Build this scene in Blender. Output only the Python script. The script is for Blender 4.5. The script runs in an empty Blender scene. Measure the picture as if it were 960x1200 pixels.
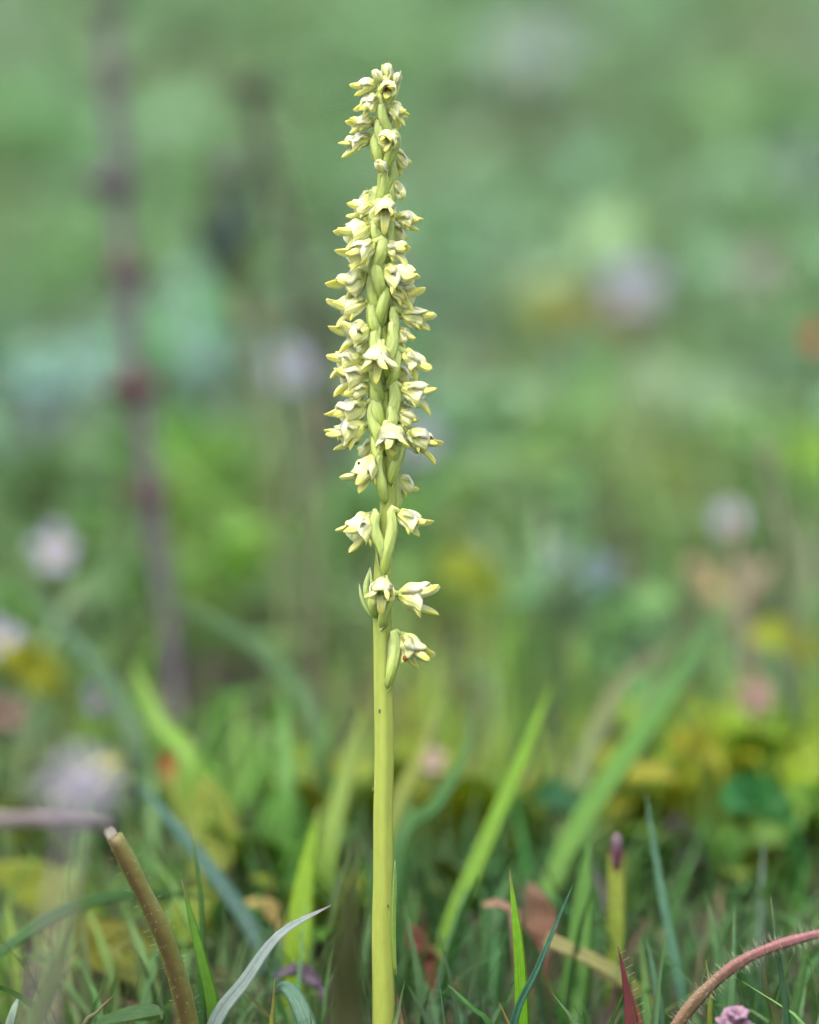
import bpy, math, random
import numpy as np
from mathutils import Vector, Matrix

# ------------------------------------------------------------------ camera, sky, sun, exposure
rng = np.random.default_rng(7)
random.seed(7)
sc = bpy.context.scene
col = sc.collection
PXM = 11000.0                      # picture pixels per metre in the plane of focus
FOC = 0.45                         # metres from the lens to the orchid
PITCH = math.radians(4.0)
SLOPE = math.tan(math.radians(9.0))   # the bank rises away from the lens
CZ = (1335 - 600) / PXM
FWD = Vector((0, math.cos(PITCH), -math.sin(PITCH)))
UPV = Vector((0, math.sin(PITCH), math.cos(PITCH)))
CAM = Vector((0, 0, CZ)) - FWD * FOC

cd = bpy.data.cameras.new('camera')
cam = bpy.data.objects.new('camera', cd)
col.objects.link(cam)
cam.location = CAM
cam.rotation_euler = (math.radians(90) - PITCH, 0, 0)
cd.sensor_fit = 'VERTICAL'
cd.sensor_height = 36.0
cd.lens = 36.0 * FOC / (1200 / PXM)
cd.clip_start = 0.02
cd.clip_end = 500
cd.dof.use_dof = True
cd.dof.focus_distance = FOC - 0.001
cd.dof.aperture_fstop = cd.lens / 14.5
cd.dof.aperture_blades = 9
sc.camera = cam

SUN_EL, SUN_AZ = math.radians(62), math.radians(215)     # compass angle from +Y, clockwise
w = bpy.data.worlds.new('World')
sc.world = w
w.use_nodes = True
nt = w.node_tree
bg = nt.nodes['Background']
sky = nt.nodes.new('ShaderNodeTexSky')
sky.sky_type = 'NISHITA'
sky.sun_disc = False
sky.sun_elevation = SUN_EL
sky.sun_rotation = SUN_AZ
sky.air_density = 1.0
sky.dust_density = 4.0
sky.ozone_density = 1.0
hs = nt.nodes.new('ShaderNodeHueSaturation')      # thin even cloud: a paler sky
hs.inputs['Saturation'].default_value = 0.5
nt.links.new(sky.outputs[0], hs.inputs['Color'])
nt.links.new(hs.outputs[0], bg.inputs[0])
bg.inputs[1].default_value = 0.15

sd = bpy.data.lights.new('sun', 'SUN')
sd.energy = 1.1
sd.angle = math.radians(32)
sd.color = (1.0, 0.96, 0.9)
sun = bpy.data.objects.new('sun', sd)
col.objects.link(sun)
sdir = Vector((math.sin(SUN_AZ) * math.cos(SUN_EL), math.cos(SUN_AZ) * math.cos(SUN_EL), math.sin(SUN_EL)))
sun.rotation_euler = sdir.to_track_quat('Z', 'Y').to_euler()

sc.view_settings.view_transform = 'Standard'
sc.view_settings.look = 'None'
sc.view_settings.gamma = 1.0
sc.view_settings.exposure = 1.35
sc.render.engine = 'CYCLES'
sc.cycles.use_denoising = True
sc.cycles.max_bounces = 6
sc.cycles.diffuse_bounces = 3
sc.cycles.transmission_bounces = 4
sc.cycles.sample_clamp_indirect = 6
sc.cycles.use_adaptive_sampling = True
sc.cycles.adaptive_threshold = 0.03

# ------------------------------------------------------------------ helpers
def ground(x, y):
    yy = np.asarray(y, float); xx = np.asarray(x, float)
    z = np.where(yy < 0, 2.0 * np.tanh(yy / 2.0), 9.0 * np.tanh(yy / 9.0)) * SLOPE
    f = np.clip((np.hypot(xx, yy) - 0.03) / 0.15, 0, 1)
    z = z + f * (0.004 * np.sin(xx * 31 + 1.3) * np.cos(yy * 23 + .4) + 0.003 * np.sin(xx * 67 + yy * 41))
    return z

def P(px, py, D):
    """a point D metres into the scene, seen at px, py"""
    k = D / FOC / PXM
    return CAM + FWD * D + Vector((1, 0, 0)) * ((px - 480) * k) + UPV * ((600 - py) * k)

def hit(px, py, h=0.012):
    """where the line of sight meets the turf (h above the soil)"""
    lo, hi = 0.2, 6.0
    for _ in range(50):
        m = (lo + hi) / 2
        p = P(px, py, m)
        if p.z > float(ground(p.x, p.y)) + h: lo = m
        else: hi = m
    return P(px, py, lo)

def PC(px, py, D, h=0.010):
    """like P, but brought forward until it is clear of the turf"""
    for _ in range(200):
        p = P(px, py, D)
        if p.z > float(ground(p.x, p.y)) + h: return p
        D -= 0.005
    return p

def lin(r, g, b, k=1.0):
    f = lambda c: ((c / 255 + 0.055) / 1.055) ** 2.4 if c > 10 else c / 255 / 12.92
    return (f(r) * k, f(g) * k, f(b) * k)

def mixc(a, b, t): return tuple(a[i] * (1 - t) + b[i] * t for i in range(3))
def grad(stops, t):
    for (t0, c0), (t1, c1) in zip(stops, stops[1:]):
        if t <= t1: return mixc(c0, c1, 0 if t1 == t0 else max(0, (t - t0) / (t1 - t0)))
    return stops[-1][1]

def tag(o, label=None, cat=None, group=None, kind=None):
    if label: o['label'] = label
    if cat: o['category'] = cat
    if group: o['group'] = group
    if kind: o['kind'] = kind
    return o

def empty(name, loc, label, cat, group=None):
    o = bpy.data.objects.new(name, None)
    o.empty_display_size = 0.005
    col.objects.link(o); o.location = loc
    return tag(o, label, cat, group)

class MB:
    def __init__(s): s.v = []; s.f = []; s.c = []
    def add(s, v, f, c):
        n = len(s.v); s.v += v; s.c += c
        s.f += [tuple(i + n for i in q) for q in f]
        return s
    def build(s, name, mat, parent=None, origin=None, smooth=True):
        org = Vector(origin) if origin is not None else Vector((0, 0, 0))
        if parent is not None and origin is None: org = wpos(parent)
        me = bpy.data.meshes.new(name)
        me.from_pydata([tuple(Vector(p) - org) for p in s.v], [], s.f)
        at = me.color_attributes.new('Col', 'FLOAT_COLOR', 'POINT')
        at.data.foreach_set('color', np.array(s.c, np.float32).ravel())
        if smooth: me.polygons.foreach_set('use_smooth', [True] * len(me.polygons))
        me.materials.append(mat); me.update()
        o = bpy.data.objects.new(name, me); col.objects.link(o)
        if parent is not None:
            o.parent = parent; o.location = org - wpos(parent)
        else: o.location = org
        return o

def wpos(o):
    p = Vector(o.location)
    while o.parent: o = o.parent; p += Vector(o.location)
    return p

def spline(pts, n):
    """Catmull-Rom through pts, n samples evenly spaced in length"""
    pts = [Vector(p) for p in pts]
    if len(pts) == 2: return [pts[0].lerp(pts[1], i / (n - 1)) for i in range(n)]
    e = [pts[0] * 2 - pts[1]] + pts + [pts[-1] * 2 - pts[-2]]
    dense = []
    for i in range(1, len(e) - 2):
        a, b, c, d = e[i - 1:i + 3]
        for k in range(16):
            t = k / 16
            dense.append(0.5 * ((2 * b) + (c - a) * t + (2 * a - 5 * b + 4 * c - d) * t * t + (3 * b - a - 3 * c + d) * t ** 3))
    dense.append(pts[-1])
    L = [0]
    for a, b in zip(dense, dense[1:]): L.append(L[-1] + (b - a).length)
    out = []; j = 0
    for i in range(n):
        s = L[-1] * i / (n - 1)
        while j < len(L) - 2 and L[j + 1] < s: j += 1
        q = (s - L[j]) / max(1e-9, L[j + 1] - L[j])
        out.append(dense[j].lerp(dense[j + 1], min(1, max(0, q))))
    return out

def tangents(p):
    n = len(p)
    return [(p[min(n - 1, i + 1)] - p[max(0, i - 1)]).normalized() for i in range(n)]

def tube(path, rad, colf, n=10, ribs=0, rib=0.0, twist=0.0):
    """closed tube along path; rad(t) radius; colf(t, u) colour"""
    v = []; f = []; c = []
    T = tangents(path); m = len(path)
    ref = Vector((0.3, -1, 0.1)).normalized()
    for i, (p, t) in enumerate(zip(path, T)):
        s = t.cross(ref)
        s = s.normalized() if s.length > 1e-6 else Vector((1, 0, 0))
        b = s.cross(t)
        q = i / (m - 1); r = rad(q)
        for k in range(n):
            a = 2 * math.pi * k / n
            rr = r * (1 + (rib * math.cos(ribs * (a + twist * q)) if ribs else 0))
            v.append(p + s * (math.cos(a) * rr) + b * (math.sin(a) * rr))
            c.append((*colf(q, k / n), k / n))
    for i in range(m - 1):
        for k in range(n):
            k2 = (k + 1) % n
            f.append((i * n + k, i * n + k2, (i + 1) * n + k2, (i + 1) * n + k))
    f.append(tuple(range(n))[::-1]); f.append(tuple((m - 1) * n + k for k in range(n)))
    return v, f, c

def ribbon(path, width, colf, face, fold=0.25, th=0.00012, cols=4, wave=0.0, twist=0.0, cup=0.0, seed=0):
    """a leaf or blade with real thickness: half width width(t), edges raised by fold, facing the direction face"""
    v = []; f = []; c = []
    T = tangents(path); m = len(path)
    face = Vector(face).normalized(); n = 2 * (cols + 1) - 2
    rr = random.Random(seed); ph = rr.random() * 6.28
    for i, (p, t) in enumerate(zip(path, T)):
        q = i / (m - 1)
        s = t.cross(face)
        s = s.normalized() if s.length > 1e-6 else Vector((1, 0, 0))
        nn = s.cross(t)
        if twist:
            a = twist * q
            s, nn = s * math.cos(a) + nn * math.sin(a), nn * math.cos(a) - s * math.sin(a)
        h = width(q)
        us = [-1 + 2 * k / cols for k in range(cols + 1)]
        def pos(u, side):
            e = (1 - abs(u)) * th * side * min(1, .12 + (1 - q) * 5)
            z = fold * abs(u) * h + cup * h * u * u + wave * h * math.sin(q * 9 + ph + u * 2.0)
            return p + s * (u * h) + nn * (z + e)
        ring = [(u, 1) for u in us] + [(u, -1) for u in us[1:-1][::-1]]
        for u, sd_ in ring:
            v.append(pos(u, sd_)); c.append((*colf(q, (u + 1) / 2), (u + 1) / 2))
    for i in range(m - 1):
        for k in range(n):
            k2 = (k + 1) % n
            f.append((i * n + k, i * n + k2, (i + 1) * n + k2, (i + 1) * n + k))
    f.append(tuple(range(n))[::-1]); f.append(tuple((m - 1) * n + k for k in range(n)))
    return v, f, c

def blob(center, rx, ry, rz, colf, n=8, m=6, rough=0.0, seed=0, axes=None):
    rr = random.Random(seed); v = []; f = []; c = []
    ax = axes or (Vector((1, 0, 0)), Vector((0, 1, 0)), Vector((0, 0, 1)))
    for i in range(m + 1):
        th = math.pi * (0.02 + 0.96 * i / m)
        for k in range(n):
            a = 2 * math.pi * k / n
            j = 1 + rough * (rr.random() - .5)
            v.append(center + ax[0] * (rx * math.sin(th) * math.cos(a) * j) + ax[1] * (ry * math.sin(th) * math.sin(a) * j) + ax[2] * (-rz * math.cos(th) * j))
            c.append((*colf(i / m, k / n), k / n))
    for i in range(m):
        for k in range(n):
            k2 = (k + 1) % n
            f.append((i * n + k, i * n + k2, (i + 1) * n + k2, (i + 1) * n + k))
    f.append(tuple(range(n))[::-1]); f.append(tuple(m * n + k for k in range(n)))
    return v, f, c

# ------------------------------------------------------------------ materials
def new_mat(name):
    m = bpy.data.materials.new(name); m.use_nodes = True
    t = m.node_tree; t.nodes.clear()
    return m, t, t.nodes.new, t.links.new

def leaf_mat(name, trans=0.35, rough=0.42, stripes=26.0, mott=0.25, mscale=900.0, bump=0.25, spec=0.5, tmul=(1.15, 1.25, 0.75)):
    m, t, N, Lk = new_mat(name)
    out = N('ShaderNodeOutputMaterial'); at = N('ShaderNodeAttribute'); at.attribute_name = 'Col'
    pr = N('ShaderNodeBsdfPrincipled'); tr = N('ShaderNodeBsdfTranslucent'); mx = N('ShaderNodeMixShader')
    tc = N('ShaderNodeTexCoord'); no = N('ShaderNodeTexNoise')
    no.inputs['Scale'].default_value = mscale; no.inputs['Detail'].default_value = 3
    Lk(tc.outputs['Object'], no.inputs['Vector'])
    mu = N('ShaderNodeMath'); mu.operation = 'MULTIPLY'; mu.inputs[1].default_value = stripes * 6.283
    Lk(at.outputs['Alpha'], mu.inputs[0])
    sn = N('ShaderNodeMath'); sn.operation = 'SINE'; Lk(mu.outputs[0], sn.inputs[0])
    # brightness = 1 + mott*(noise-.5)*2 + .06*stripe
    a1 = N('ShaderNodeMath'); a1.operation = 'MULTIPLY_ADD'; a1.inputs[1].default_value = 2 * mott; a1.inputs[2].default_value = 1 - mott
    Lk(no.outputs['Fac'], a1.inputs[0])
    a2 = N('ShaderNodeMath'); a2.operation = 'MULTIPLY_ADD'; a2.inputs[1].default_value = 0.07
    Lk(sn.outputs[0], a2.inputs[0]); Lk(a1.outputs[0], a2.inputs[2])
    cm = N('ShaderNodeVectorMath'); cm.operation = 'SCALE'
    Lk(at.outputs['Color'], cm.inputs[0]); Lk(a2.outputs[0], cm.inputs['Scale'])
    Lk(cm.outputs[0], pr.inputs['Base Color'])
    tcol = N('ShaderNodeVectorMath'); tcol.operation = 'MULTIPLY'; tcol.inputs[1].default_value = tmul
    Lk(cm.outputs[0], tcol.inputs[0]); Lk(tcol.outputs[0], tr.inputs['Color'])
    pr.inputs['Roughness'].default_value = rough
    pr.inputs['Specular IOR Level'].default_value = spec
    bh = N('ShaderNodeMath'); bh.operation = 'MULTIPLY_ADD'; bh.inputs[1].default_value = 0.5
    Lk(sn.outputs[0], bh.inputs[0]); Lk(no.outputs['Fac'], bh.inputs[2])
    bp = N('ShaderNodeBump'); bp.inputs['Strength'].default_value = bump; bp.inputs['Distance'].default_value = 0.0001
    Lk(bh.outputs[0], bp.inputs['Height']); Lk(bp.outputs[0], pr.inputs['Normal']); Lk(bp.outputs[0], tr.inputs['Normal'])
    mx.inputs[0].default_value = trans
    Lk(pr.outputs[0], mx.inputs[1]); Lk(tr.outputs[0], mx.inputs[2]); Lk(mx.outputs[0], out.inputs[0])
    return m

def flesh_mat(name, sss=0.5, radius=(0.0008, 0.0008, 0.0006), rough=0.45, mott=0.12, mscale=1500.0, bump=0.3, stripes=0.0, aniso=1.0, spec=0.4):
    m, t, N, Lk = new_mat(name)
    out = N('ShaderNodeOutputMaterial'); at = N('ShaderNodeAttribute'); at.attribute_name = 'Col'
    pr = N('ShaderNodeBsdfPrincipled'); tc = N('ShaderNodeTexCoord'); mp = N('ShaderNodeMapping'); no = N('ShaderNodeTexNoise')
    mp.inputs['Scale'].default_value = (1, 1, aniso)
    Lk(tc.outputs['Object'], mp.inputs[0]); Lk(mp.outputs[0], no.inputs['Vector'])
    no.inputs['Scale'].default_value = mscale; no.inputs['Detail'].default_value = 4
    a1 = N('ShaderNodeMath'); a1.operation = 'MULTIPLY_ADD'; a1.inputs[1].default_value = 2 * mott; a1.inputs[2].default_value = 1 - mott
    Lk(no.outputs['Fac'], a1.inputs[0])
    mu = N('ShaderNodeMath'); mu.operation = 'MULTIPLY'; mu.inputs[1].default_value = stripes * 6.283
    Lk(at.outputs['Alpha'], mu.inputs[0])
    sn = N('ShaderNodeMath'); sn.operation = 'SINE'; Lk(mu.outputs[0], sn.inputs[0])
    a2 = N('ShaderNodeMath'); a2.operation = 'MULTIPLY_ADD'; a2.inputs[1].default_value = 0.035 if stripes else 0.0
    Lk(sn.outputs[0], a2.inputs[0]); Lk(a1.outputs[0], a2.inputs[2])
    cm = N('ShaderNodeVectorMath'); cm.operation = 'SCALE'
    Lk(at.outputs['Color'], cm.inputs[0]); Lk(a2.outputs[0], cm.inputs['Scale'])
    Lk(cm.outputs[0], pr.inputs['Base Color'])
    pr.subsurface_method = 'RANDOM_WALK'
    pr.inputs['Specular IOR Level'].default_value = spec
    pr.inputs['Subsurface Weight'].default_value = sss
    pr.inputs['Subsurface Radius'].default_value = (1.0, radius[1] / radius[0], radius[2] / radius[0])
    pr.inputs['Subsurface Scale'].default_value = radius[0]
    pr.inputs['Roughness'].default_value = rough
    bh = N('ShaderNodeMath'); bh.operation = 'MULTIPLY_ADD'; bh.inputs[1].default_value = 0.6 if stripes else 0.0
    Lk(sn.outputs[0], bh.inputs[0]); Lk(no.outputs['Fac'], bh.inputs[2])
    bp = N('ShaderNodeBump'); bp.inputs['Strength'].default_value = bump; bp.inputs['Distance'].default_value = 0.0001
    Lk(bh.outputs[0], bp.inputs['Height']); Lk(bp.outputs[0], pr.inputs['Normal'])
    Lk(pr.outputs[0], out.inputs[0])
    return m

M_GRASS = leaf_mat('grass_surface', 0.4, 0.5, stripes=5, spec=0.32, mott=0.3)
M_LEAF = leaf_mat('herb_leaf_surface', 0.38, 0.58, stripes=9, mott=0.3, mscale=500, spec=0.3)
M_DEAD = leaf_mat('dry_leaf_surface', 0.2, 0.7, stripes=7, mott=0.45, mscale=700, spec=0.2)
M_PETAL = leaf_mat('wild_petal_surface', 0.4, 0.55, stripes=5, mott=0.08)
M_STALK = flesh_mat('herb_stalk_surface', 0.15, rough=0.5, mott=0.3, mscale=1200, bump=0.5, stripes=5)
M_OSTEM = flesh_mat('orchid_stem_surface', 1.0, (0.0011, 0.0011, 0.0009), rough=0.5, mott=0.16, mscale=1500, bump=0.3, stripes=7, aniso=0.3, spec=0.3)
M_OVARY = flesh_mat('orchid_ovary_surface', 1.0, (0.0009, 0.0009, 0.0007), rough=0.48, mott=0.18, mscale=1700, bump=0.5, stripes=6, spec=0.3)
M_TEPAL = flesh_mat('orchid_tepal_surface', 1.0, (0.00055, 0.00055, 0.0005), rough=0.5, mott=0.09, mscale=2600, bump=0.5, stripes=4, spec=0.25)
M_HAIR = leaf_mat('hair_surface', 0.4, 0.5, stripes=0, mott=0.0)

def soil_mat():
    m, t, N, Lk = new_mat('soil_surface')
    out = N('ShaderNodeOutputMaterial'); pr = N('ShaderNodeBsdfPrincipled')
    tc = N('ShaderNodeTexCoord'); n1 = N('ShaderNodeTexNoise'); n2 = N('ShaderNodeTexNoise')
    n1.inputs['Scale'].default_value = 25; n1.inputs['Detail'].default_value = 8
    n2.inputs['Scale'].default_value = 400; n2.inputs['Detail'].default_value = 6
    Lk(tc.outputs['Object'], n1.inputs[0]); Lk(tc.outputs['Object'], n2.inputs[0])
    r = N('ShaderNodeValToRGB')
    r.color_ramp.elements[0].position = 0.35; r.color_ramp.elements[0].color = (0.03, 0.045, 0.015, 1)
    r.color_ramp.elements[1].position = 0.65; r.color_ramp.elements[1].color = (0.045, 0.075, 0.02, 1)
    e = r.color_ramp.elements.new(0.5); e.color = (0.045, 0.04, 0.022, 1)
    Lk(n1.outputs['Fac'], r.inputs[0]); Lk(r.outputs[0], pr.inputs['Base Color'])
    pr.inputs['Roughness'].default_value = 0.95
    bp = N('ShaderNodeBump'); bp.inputs['Distance'].default_value = 0.002
    Lk(n2.outputs['Fac'], bp.inputs['Height']); Lk(bp.outputs[0], pr.inputs['Normal'])
    Lk(pr.outputs[0], out.inputs[0])
    return m

# ------------------------------------------------------------------ ground
def build_ground():
    g = np.concatenate([-np.geomspace(60, 1.2, 24), np.linspace(-1.1, 1.1, 70), np.geomspace(1.2, 60, 24)])
    h = np.concatenate([-np.geomspace(60, 1.0, 20), np.linspace(-0.9, 3.2, 130), np.geomspace(3.3, 60, 26)])
    X, Y = np.meshgrid(g, h)
    Z = ground(X, Y)
    nx, ny = len(g), len(h)
    v = np.stack([X, Y, Z], -1).reshape(-1, 3)
    i = np.arange(nx - 1)[None, :] + nx * np.arange(ny - 1)[:, None]
    f = np.stack([i, i + 1, i + 1 + nx, i + nx], -1).reshape(-1, 4)
    me = bpy.data.meshes.new('ground'); me.from_pydata(v.tolist(), [], f.tolist())
    me.polygons.foreach_set('use_smooth', [True] * len(f)); me.materials.append(soil_mat())
    o = bpy.data.objects.new('ground', me); col.objects.link(o); tag(o, kind='structure')
build_ground()

# ------------------------------------------------------------------ turf (grass, herb leaves, dead straw)
def raw_mesh(name, V, F, C, mat):
    """V (n,3), F (m,4), C (n,4)"""
    me = bpy.data.meshes.new(name)
    me.vertices.add(len(V)); me.vertices.foreach_set('co', V.astype(np.float32).ravel())
    m = len(F)
    me.loops.add(m * 4); me.loops.foreach_set('vertex_index', F.astype(np.int32).ravel())
    me.polygons.add(m); me.polygons.foreach_set('loop_start', np.arange(0, 4 * m, 4, dtype=np.int32))
    me.polygons.foreach_set('use_smooth', np.ones(m, bool))
    me.update(calc_edges=True)
    at = me.color_attributes.new('Col', 'FLOAT_COLOR', 'POINT'); at.data.foreach_set('color', C.astype(np.float32).ravel())
    me.materials.append(mat)
    o = bpy.data.objects.new(name, me); col.objects.link(o)
    return o

def waves(x, y, wl0, wl1, n, r):
    s = np.zeros_like(x)
    for _ in range(n):
        a = r.random() * 6.283; k = 6.283 / (wl0 + (wl1 - wl0) * r.random())
        s += np.sin((x * math.cos(a) + y * math.sin(a)) * k + r.random() * 6.283)
    return s / math.sqrt(n)

# colour patches of the bank: seen position, size in picture pixels, sRGB plant tone there, lower turf painted darker for shade
PATCH = [
 (60, 40, 90, (120, 155, 110)), (200, 70, 90, (122, 158, 112)), (330, 60, 80, (118, 150, 105)), (540, 70, 80, (112, 152, 110)),
 (700, 40, 80, (115, 148, 125)), (830, 110, 80, (125, 165, 85)), (905, 60, 80, (135, 150, 120)), (640, 140, 70, (108, 118, 90)),
 (760, 175, 60, (100, 125, 90)), (860, 180, 70, (110, 150, 85)), (600, 240, 90, (118, 160, 122)), (780, 240, 90, (118, 155, 110)),
 (930, 210, 60, (118, 160, 128)), (640, 360, 60, (150, 160, 80)), (700, 385, 55, (120, 118, 80)), (840, 330, 60, (112, 150, 95)),
 (20, 230, 60, (108, 155, 75)), (90, 200, 60, (115, 158, 110)), (230, 60, 60, (120, 150, 100)), (200, 260, 60, (112, 150, 90)),
 (95, 420, 70, (128, 168, 160)), (220, 380, 65, (130, 170, 155)), (25, 480, 60, (115, 155, 140)), (60, 320, 60, (108, 150, 90)),
 (360, 400, 70, (98, 102, 85)), (345, 270, 60, (95, 120, 80)), (540, 330, 80, (112, 155, 122)), (560, 480, 80, (112, 150, 110)),
 (700, 470, 80, (125, 155, 105)), (800, 480, 70, (150, 168, 115)), (760, 530, 60, (145, 155, 90)), (950, 530, 60, (125, 165, 50)),
 (900, 440, 70, (120, 155, 120)), (620, 560, 80, (110, 145, 95)), (700, 590, 70, (100, 140, 100)), (545, 680, 55, (150, 170, 60)),
 (690, 690, 60, (105, 135, 130)), (620, 780, 70, (85, 135, 80)), (740, 740, 70, (95, 140, 75)), (790, 650, 50, (90, 115, 70)),
 (910, 650, 50, (95, 100, 75)), (250, 540, 55, (110, 160, 50)), (235, 610, 50, (125, 165, 65)), (280, 650, 60, (120, 160, 45)),
 (320, 560, 60, (110, 120, 95)), (60, 560, 60, (95, 120, 90)), (110, 680, 60, (85, 105, 75)), (220, 750, 60, (70, 85, 65)),
 (330, 720, 50, (90, 95, 85)), (60, 860, 50, (95, 105, 75)), (430, 800, 50, (165, 178, 60)), (480, 850, 50, (165, 182, 45)), (620, 850, 60, (150, 178, 40)), (830, 850, 60, (160, 180, 40)), (960, 830, 50, (150, 178, 40)), (160, 830, 50, (120, 165, 45)), (370, 760, 60, (120, 150, 85)),
 (540, 870, 60, (155, 185, 35)), (760, 890, 70, (170, 185, 30)), (690, 830, 50, (120, 150, 60)), (900, 870, 80, (140, 180, 30)),
 (250, 870, 60, (105, 155, 55)), (330, 880, 60, (95, 150, 50)), (420, 900, 60, (110, 155, 55)), (640, 930, 50, (41, 94, 44)),
 (820, 960, 80, (56, 112, 47)), (920, 950, 60, (70, 129, 47)), (300, 1000, 70, (47, 94, 35)), (180, 1040, 60, (82, 112, 41)), (430, 990, 60, (49, 94, 42)), (520, 1050, 70, (41, 82, 42)), (600, 1000, 60, (44, 94, 47)),
 (700, 1080, 70, (49, 92, 47)), (480, 1180, 90, (44, 82, 42)), (260, 1180, 90, (53, 84, 42)), (640, 1180, 90, (44, 84, 44)), (880, 1080, 80, (49, 94, 47)), (860, 1190, 90, (53, 88, 49)), (90, 1180, 90, (59, 82, 42)), (60, 1060, 60, (120, 140, 40)),
]
def patch_field():
    out = []
    for px, py, r, c in PATCH:
        p = hit(px, py)
        D = (p - CAM).dot(FWD); rx = r / PXM * D / FOC
        out.append((p.x, p.y, rx, min(0.35, rx * 2.6), np.array(lin(*c))))
    return out
PF = patch_field()
ALB = 0.95
def tone(x, y, r):
    """mean plant colour at a spot of the bank, greyed and tinted with cool light far off"""
    base = np.array(lin(112, 150, 98))
    W = np.full_like(x, 0.25); C = base[None, :] * W[:, None]
    for cx, cy, rx, ry, c in PF:
        wgt = np.exp(-(((x - cx) / rx) ** 2 + ((y - cy) / ry) ** 2) * 1.1)
        C += c[None, :] * wgt[:, None]; W += wgt
    C = C / W[:, None] * ALB
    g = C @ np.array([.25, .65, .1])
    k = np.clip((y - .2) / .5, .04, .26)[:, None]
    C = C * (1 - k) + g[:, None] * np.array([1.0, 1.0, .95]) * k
    return C * np.where((y > .3)[:, None], np.array([.98, 1.0, 1.18])[None], 1.0)  # far turf tinted blue in its colour, standing in for bluer sky light

def field(n, y0, y1, k0=0.13, k1=0.24, power=1.0):
    y = y0 + (y1 - y0) * rng.random(n * 2) ** power
    hw = k0 + k1 * np.clip(y + 0.45, 0, 9)
    keep = rng.random(n * 2) < hw / hw.max()
    y = y[keep][:n]; hw = hw[keep][:n]
    x = (rng.random(len(y)) * 2 - 1) * hw
    return x, y

def room(x, y):
    """free height below the lower edge of the view, for plants between the lens and the orchid"""
    D = np.clip(y + 0.449, 0.02, None)
    zb = CAM.z - np.tan(PITCH + math.radians(6.95)) * D
    return zb - ground(x, y)

def blades(x, y, length, width, colr, lean, seg=4, tipc=None, flat=None):
    n = len(x); z = ground(x, y) - 0.001
    az = rng.random(n) * 6.283
    t = np.linspace(0, 1, seg + 1)[None, :]
    out = lean[:, None] * (t ** 1.7)                 # horizontal reach as share of length
    up = np.sqrt(np.clip(1 - (lean[:, None] * t) ** 2 * 0.8, 0.02, 1)) * t
    if flat is not None: up = up * flat[:, None] + 0.0
    L = length[:, None]
    cx = x[:, None] + np.cos(az)[:, None] * out * L
    cy = y[:, None] + np.sin(az)[:, None] * out * L
    cz = z[:, None] + up * L
    tw = rng.random(n) * 2.4 - 1.2
    sa = az[:, None] + 1.5708 + tw[:, None] * t
    hw = width[:, None] * 0.5 * np.clip(1.05 - t ** 2.2, 0.04, 1) * np.clip(0.6 + t * 2, 0, 1)
    sx, sy = np.cos(sa) * hw, np.sin(sa) * hw
    fold = 0.35 * hw
    V = np.empty((n, seg + 1, 3, 3))
    V[:, :, 0] = np.stack([cx - sx, cy - sy, cz + fold], -1)
    V[:, :, 1] = np.stack([cx, cy, cz], -1)
    V[:, :, 2] = np.stack([cx + sx, cy + sy, cz + fold], -1)
    base = (np.arange(n) * (seg + 1) * 3)[:, None, None]
    r = (np.arange(seg) * 3)[None, :, None]; k = np.arange(2)[None, None, :]
    a = base + r + k
    F = np.stack([a, a + 1, a + 4, a + 3], -1).reshape(-1, 4)
    C = np.empty((n, seg + 1, 3, 4)); C[..., :3] = colr[:, None, None, :]
    if tipc is not None:
        tt = (t ** 3)[:, :, None, None]
        C[..., :3] = C[..., :3] * (1 - tt) + tipc[:, None, None, :] * tt
    C[..., 3] = np.array([0, .5, 1])[None, None, :]
    return V.reshape(-1, 3), F, C.reshape(-1, 4)

def join(parts):
    V, F, C, o = [], [], [], 0
    for v, f, c in parts: V.append(v); F.append(f + o); C.append(c); o += len(v)
    return np.concatenate(V), np.concatenate(F), np.concatenate(C)

def jitter(c, sv, sh):
    n = len(c)
    v = np.exp(rng.normal(0, sv, n))[:, None]
    h = np.exp(rng.normal(0, sh, (n, 3)))
    return np.clip(c * v * h, 0.004, 0.7)

def build_turf():
    parts = []
    for n, y0, y1, l0, l1, w0, w1 in [(21000, -0.36, 0.12, .008, .023, .0006, .0017), (19000, 0.12, 0.75, .010, .027, .0009, .0024),
                                      (17000, 0.75, 2.9, .014, .036, .0012, .0034)]:
        x, y = field(n, y0, y1)
        L = l0 + (l1 - l0) * rng.random(len(x)) ** 1.8
        lim = np.where(y < -0.012, room(x, y) - 0.003, 9)
        L = np.minimum(L, lim)
        ok = (L > 0.004) & (np.hypot(x + 0.003, y) > 0.004)
        x, y, L = x[ok], y[ok], L[ok]
        W = (w0 + (w1 - w0) * rng.random(len(x)) ** 2) * np.clip(L / 0.012, .5, 1)
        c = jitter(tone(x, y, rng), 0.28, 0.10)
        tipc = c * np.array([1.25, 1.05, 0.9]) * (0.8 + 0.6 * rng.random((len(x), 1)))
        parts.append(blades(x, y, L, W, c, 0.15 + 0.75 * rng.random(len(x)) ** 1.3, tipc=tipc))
    o = raw_mesh('grass', *join(parts), M_GRASS)
    tag(o, 'short green turf grass covering the whole bank', 'grass', kind='stuff')

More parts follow.
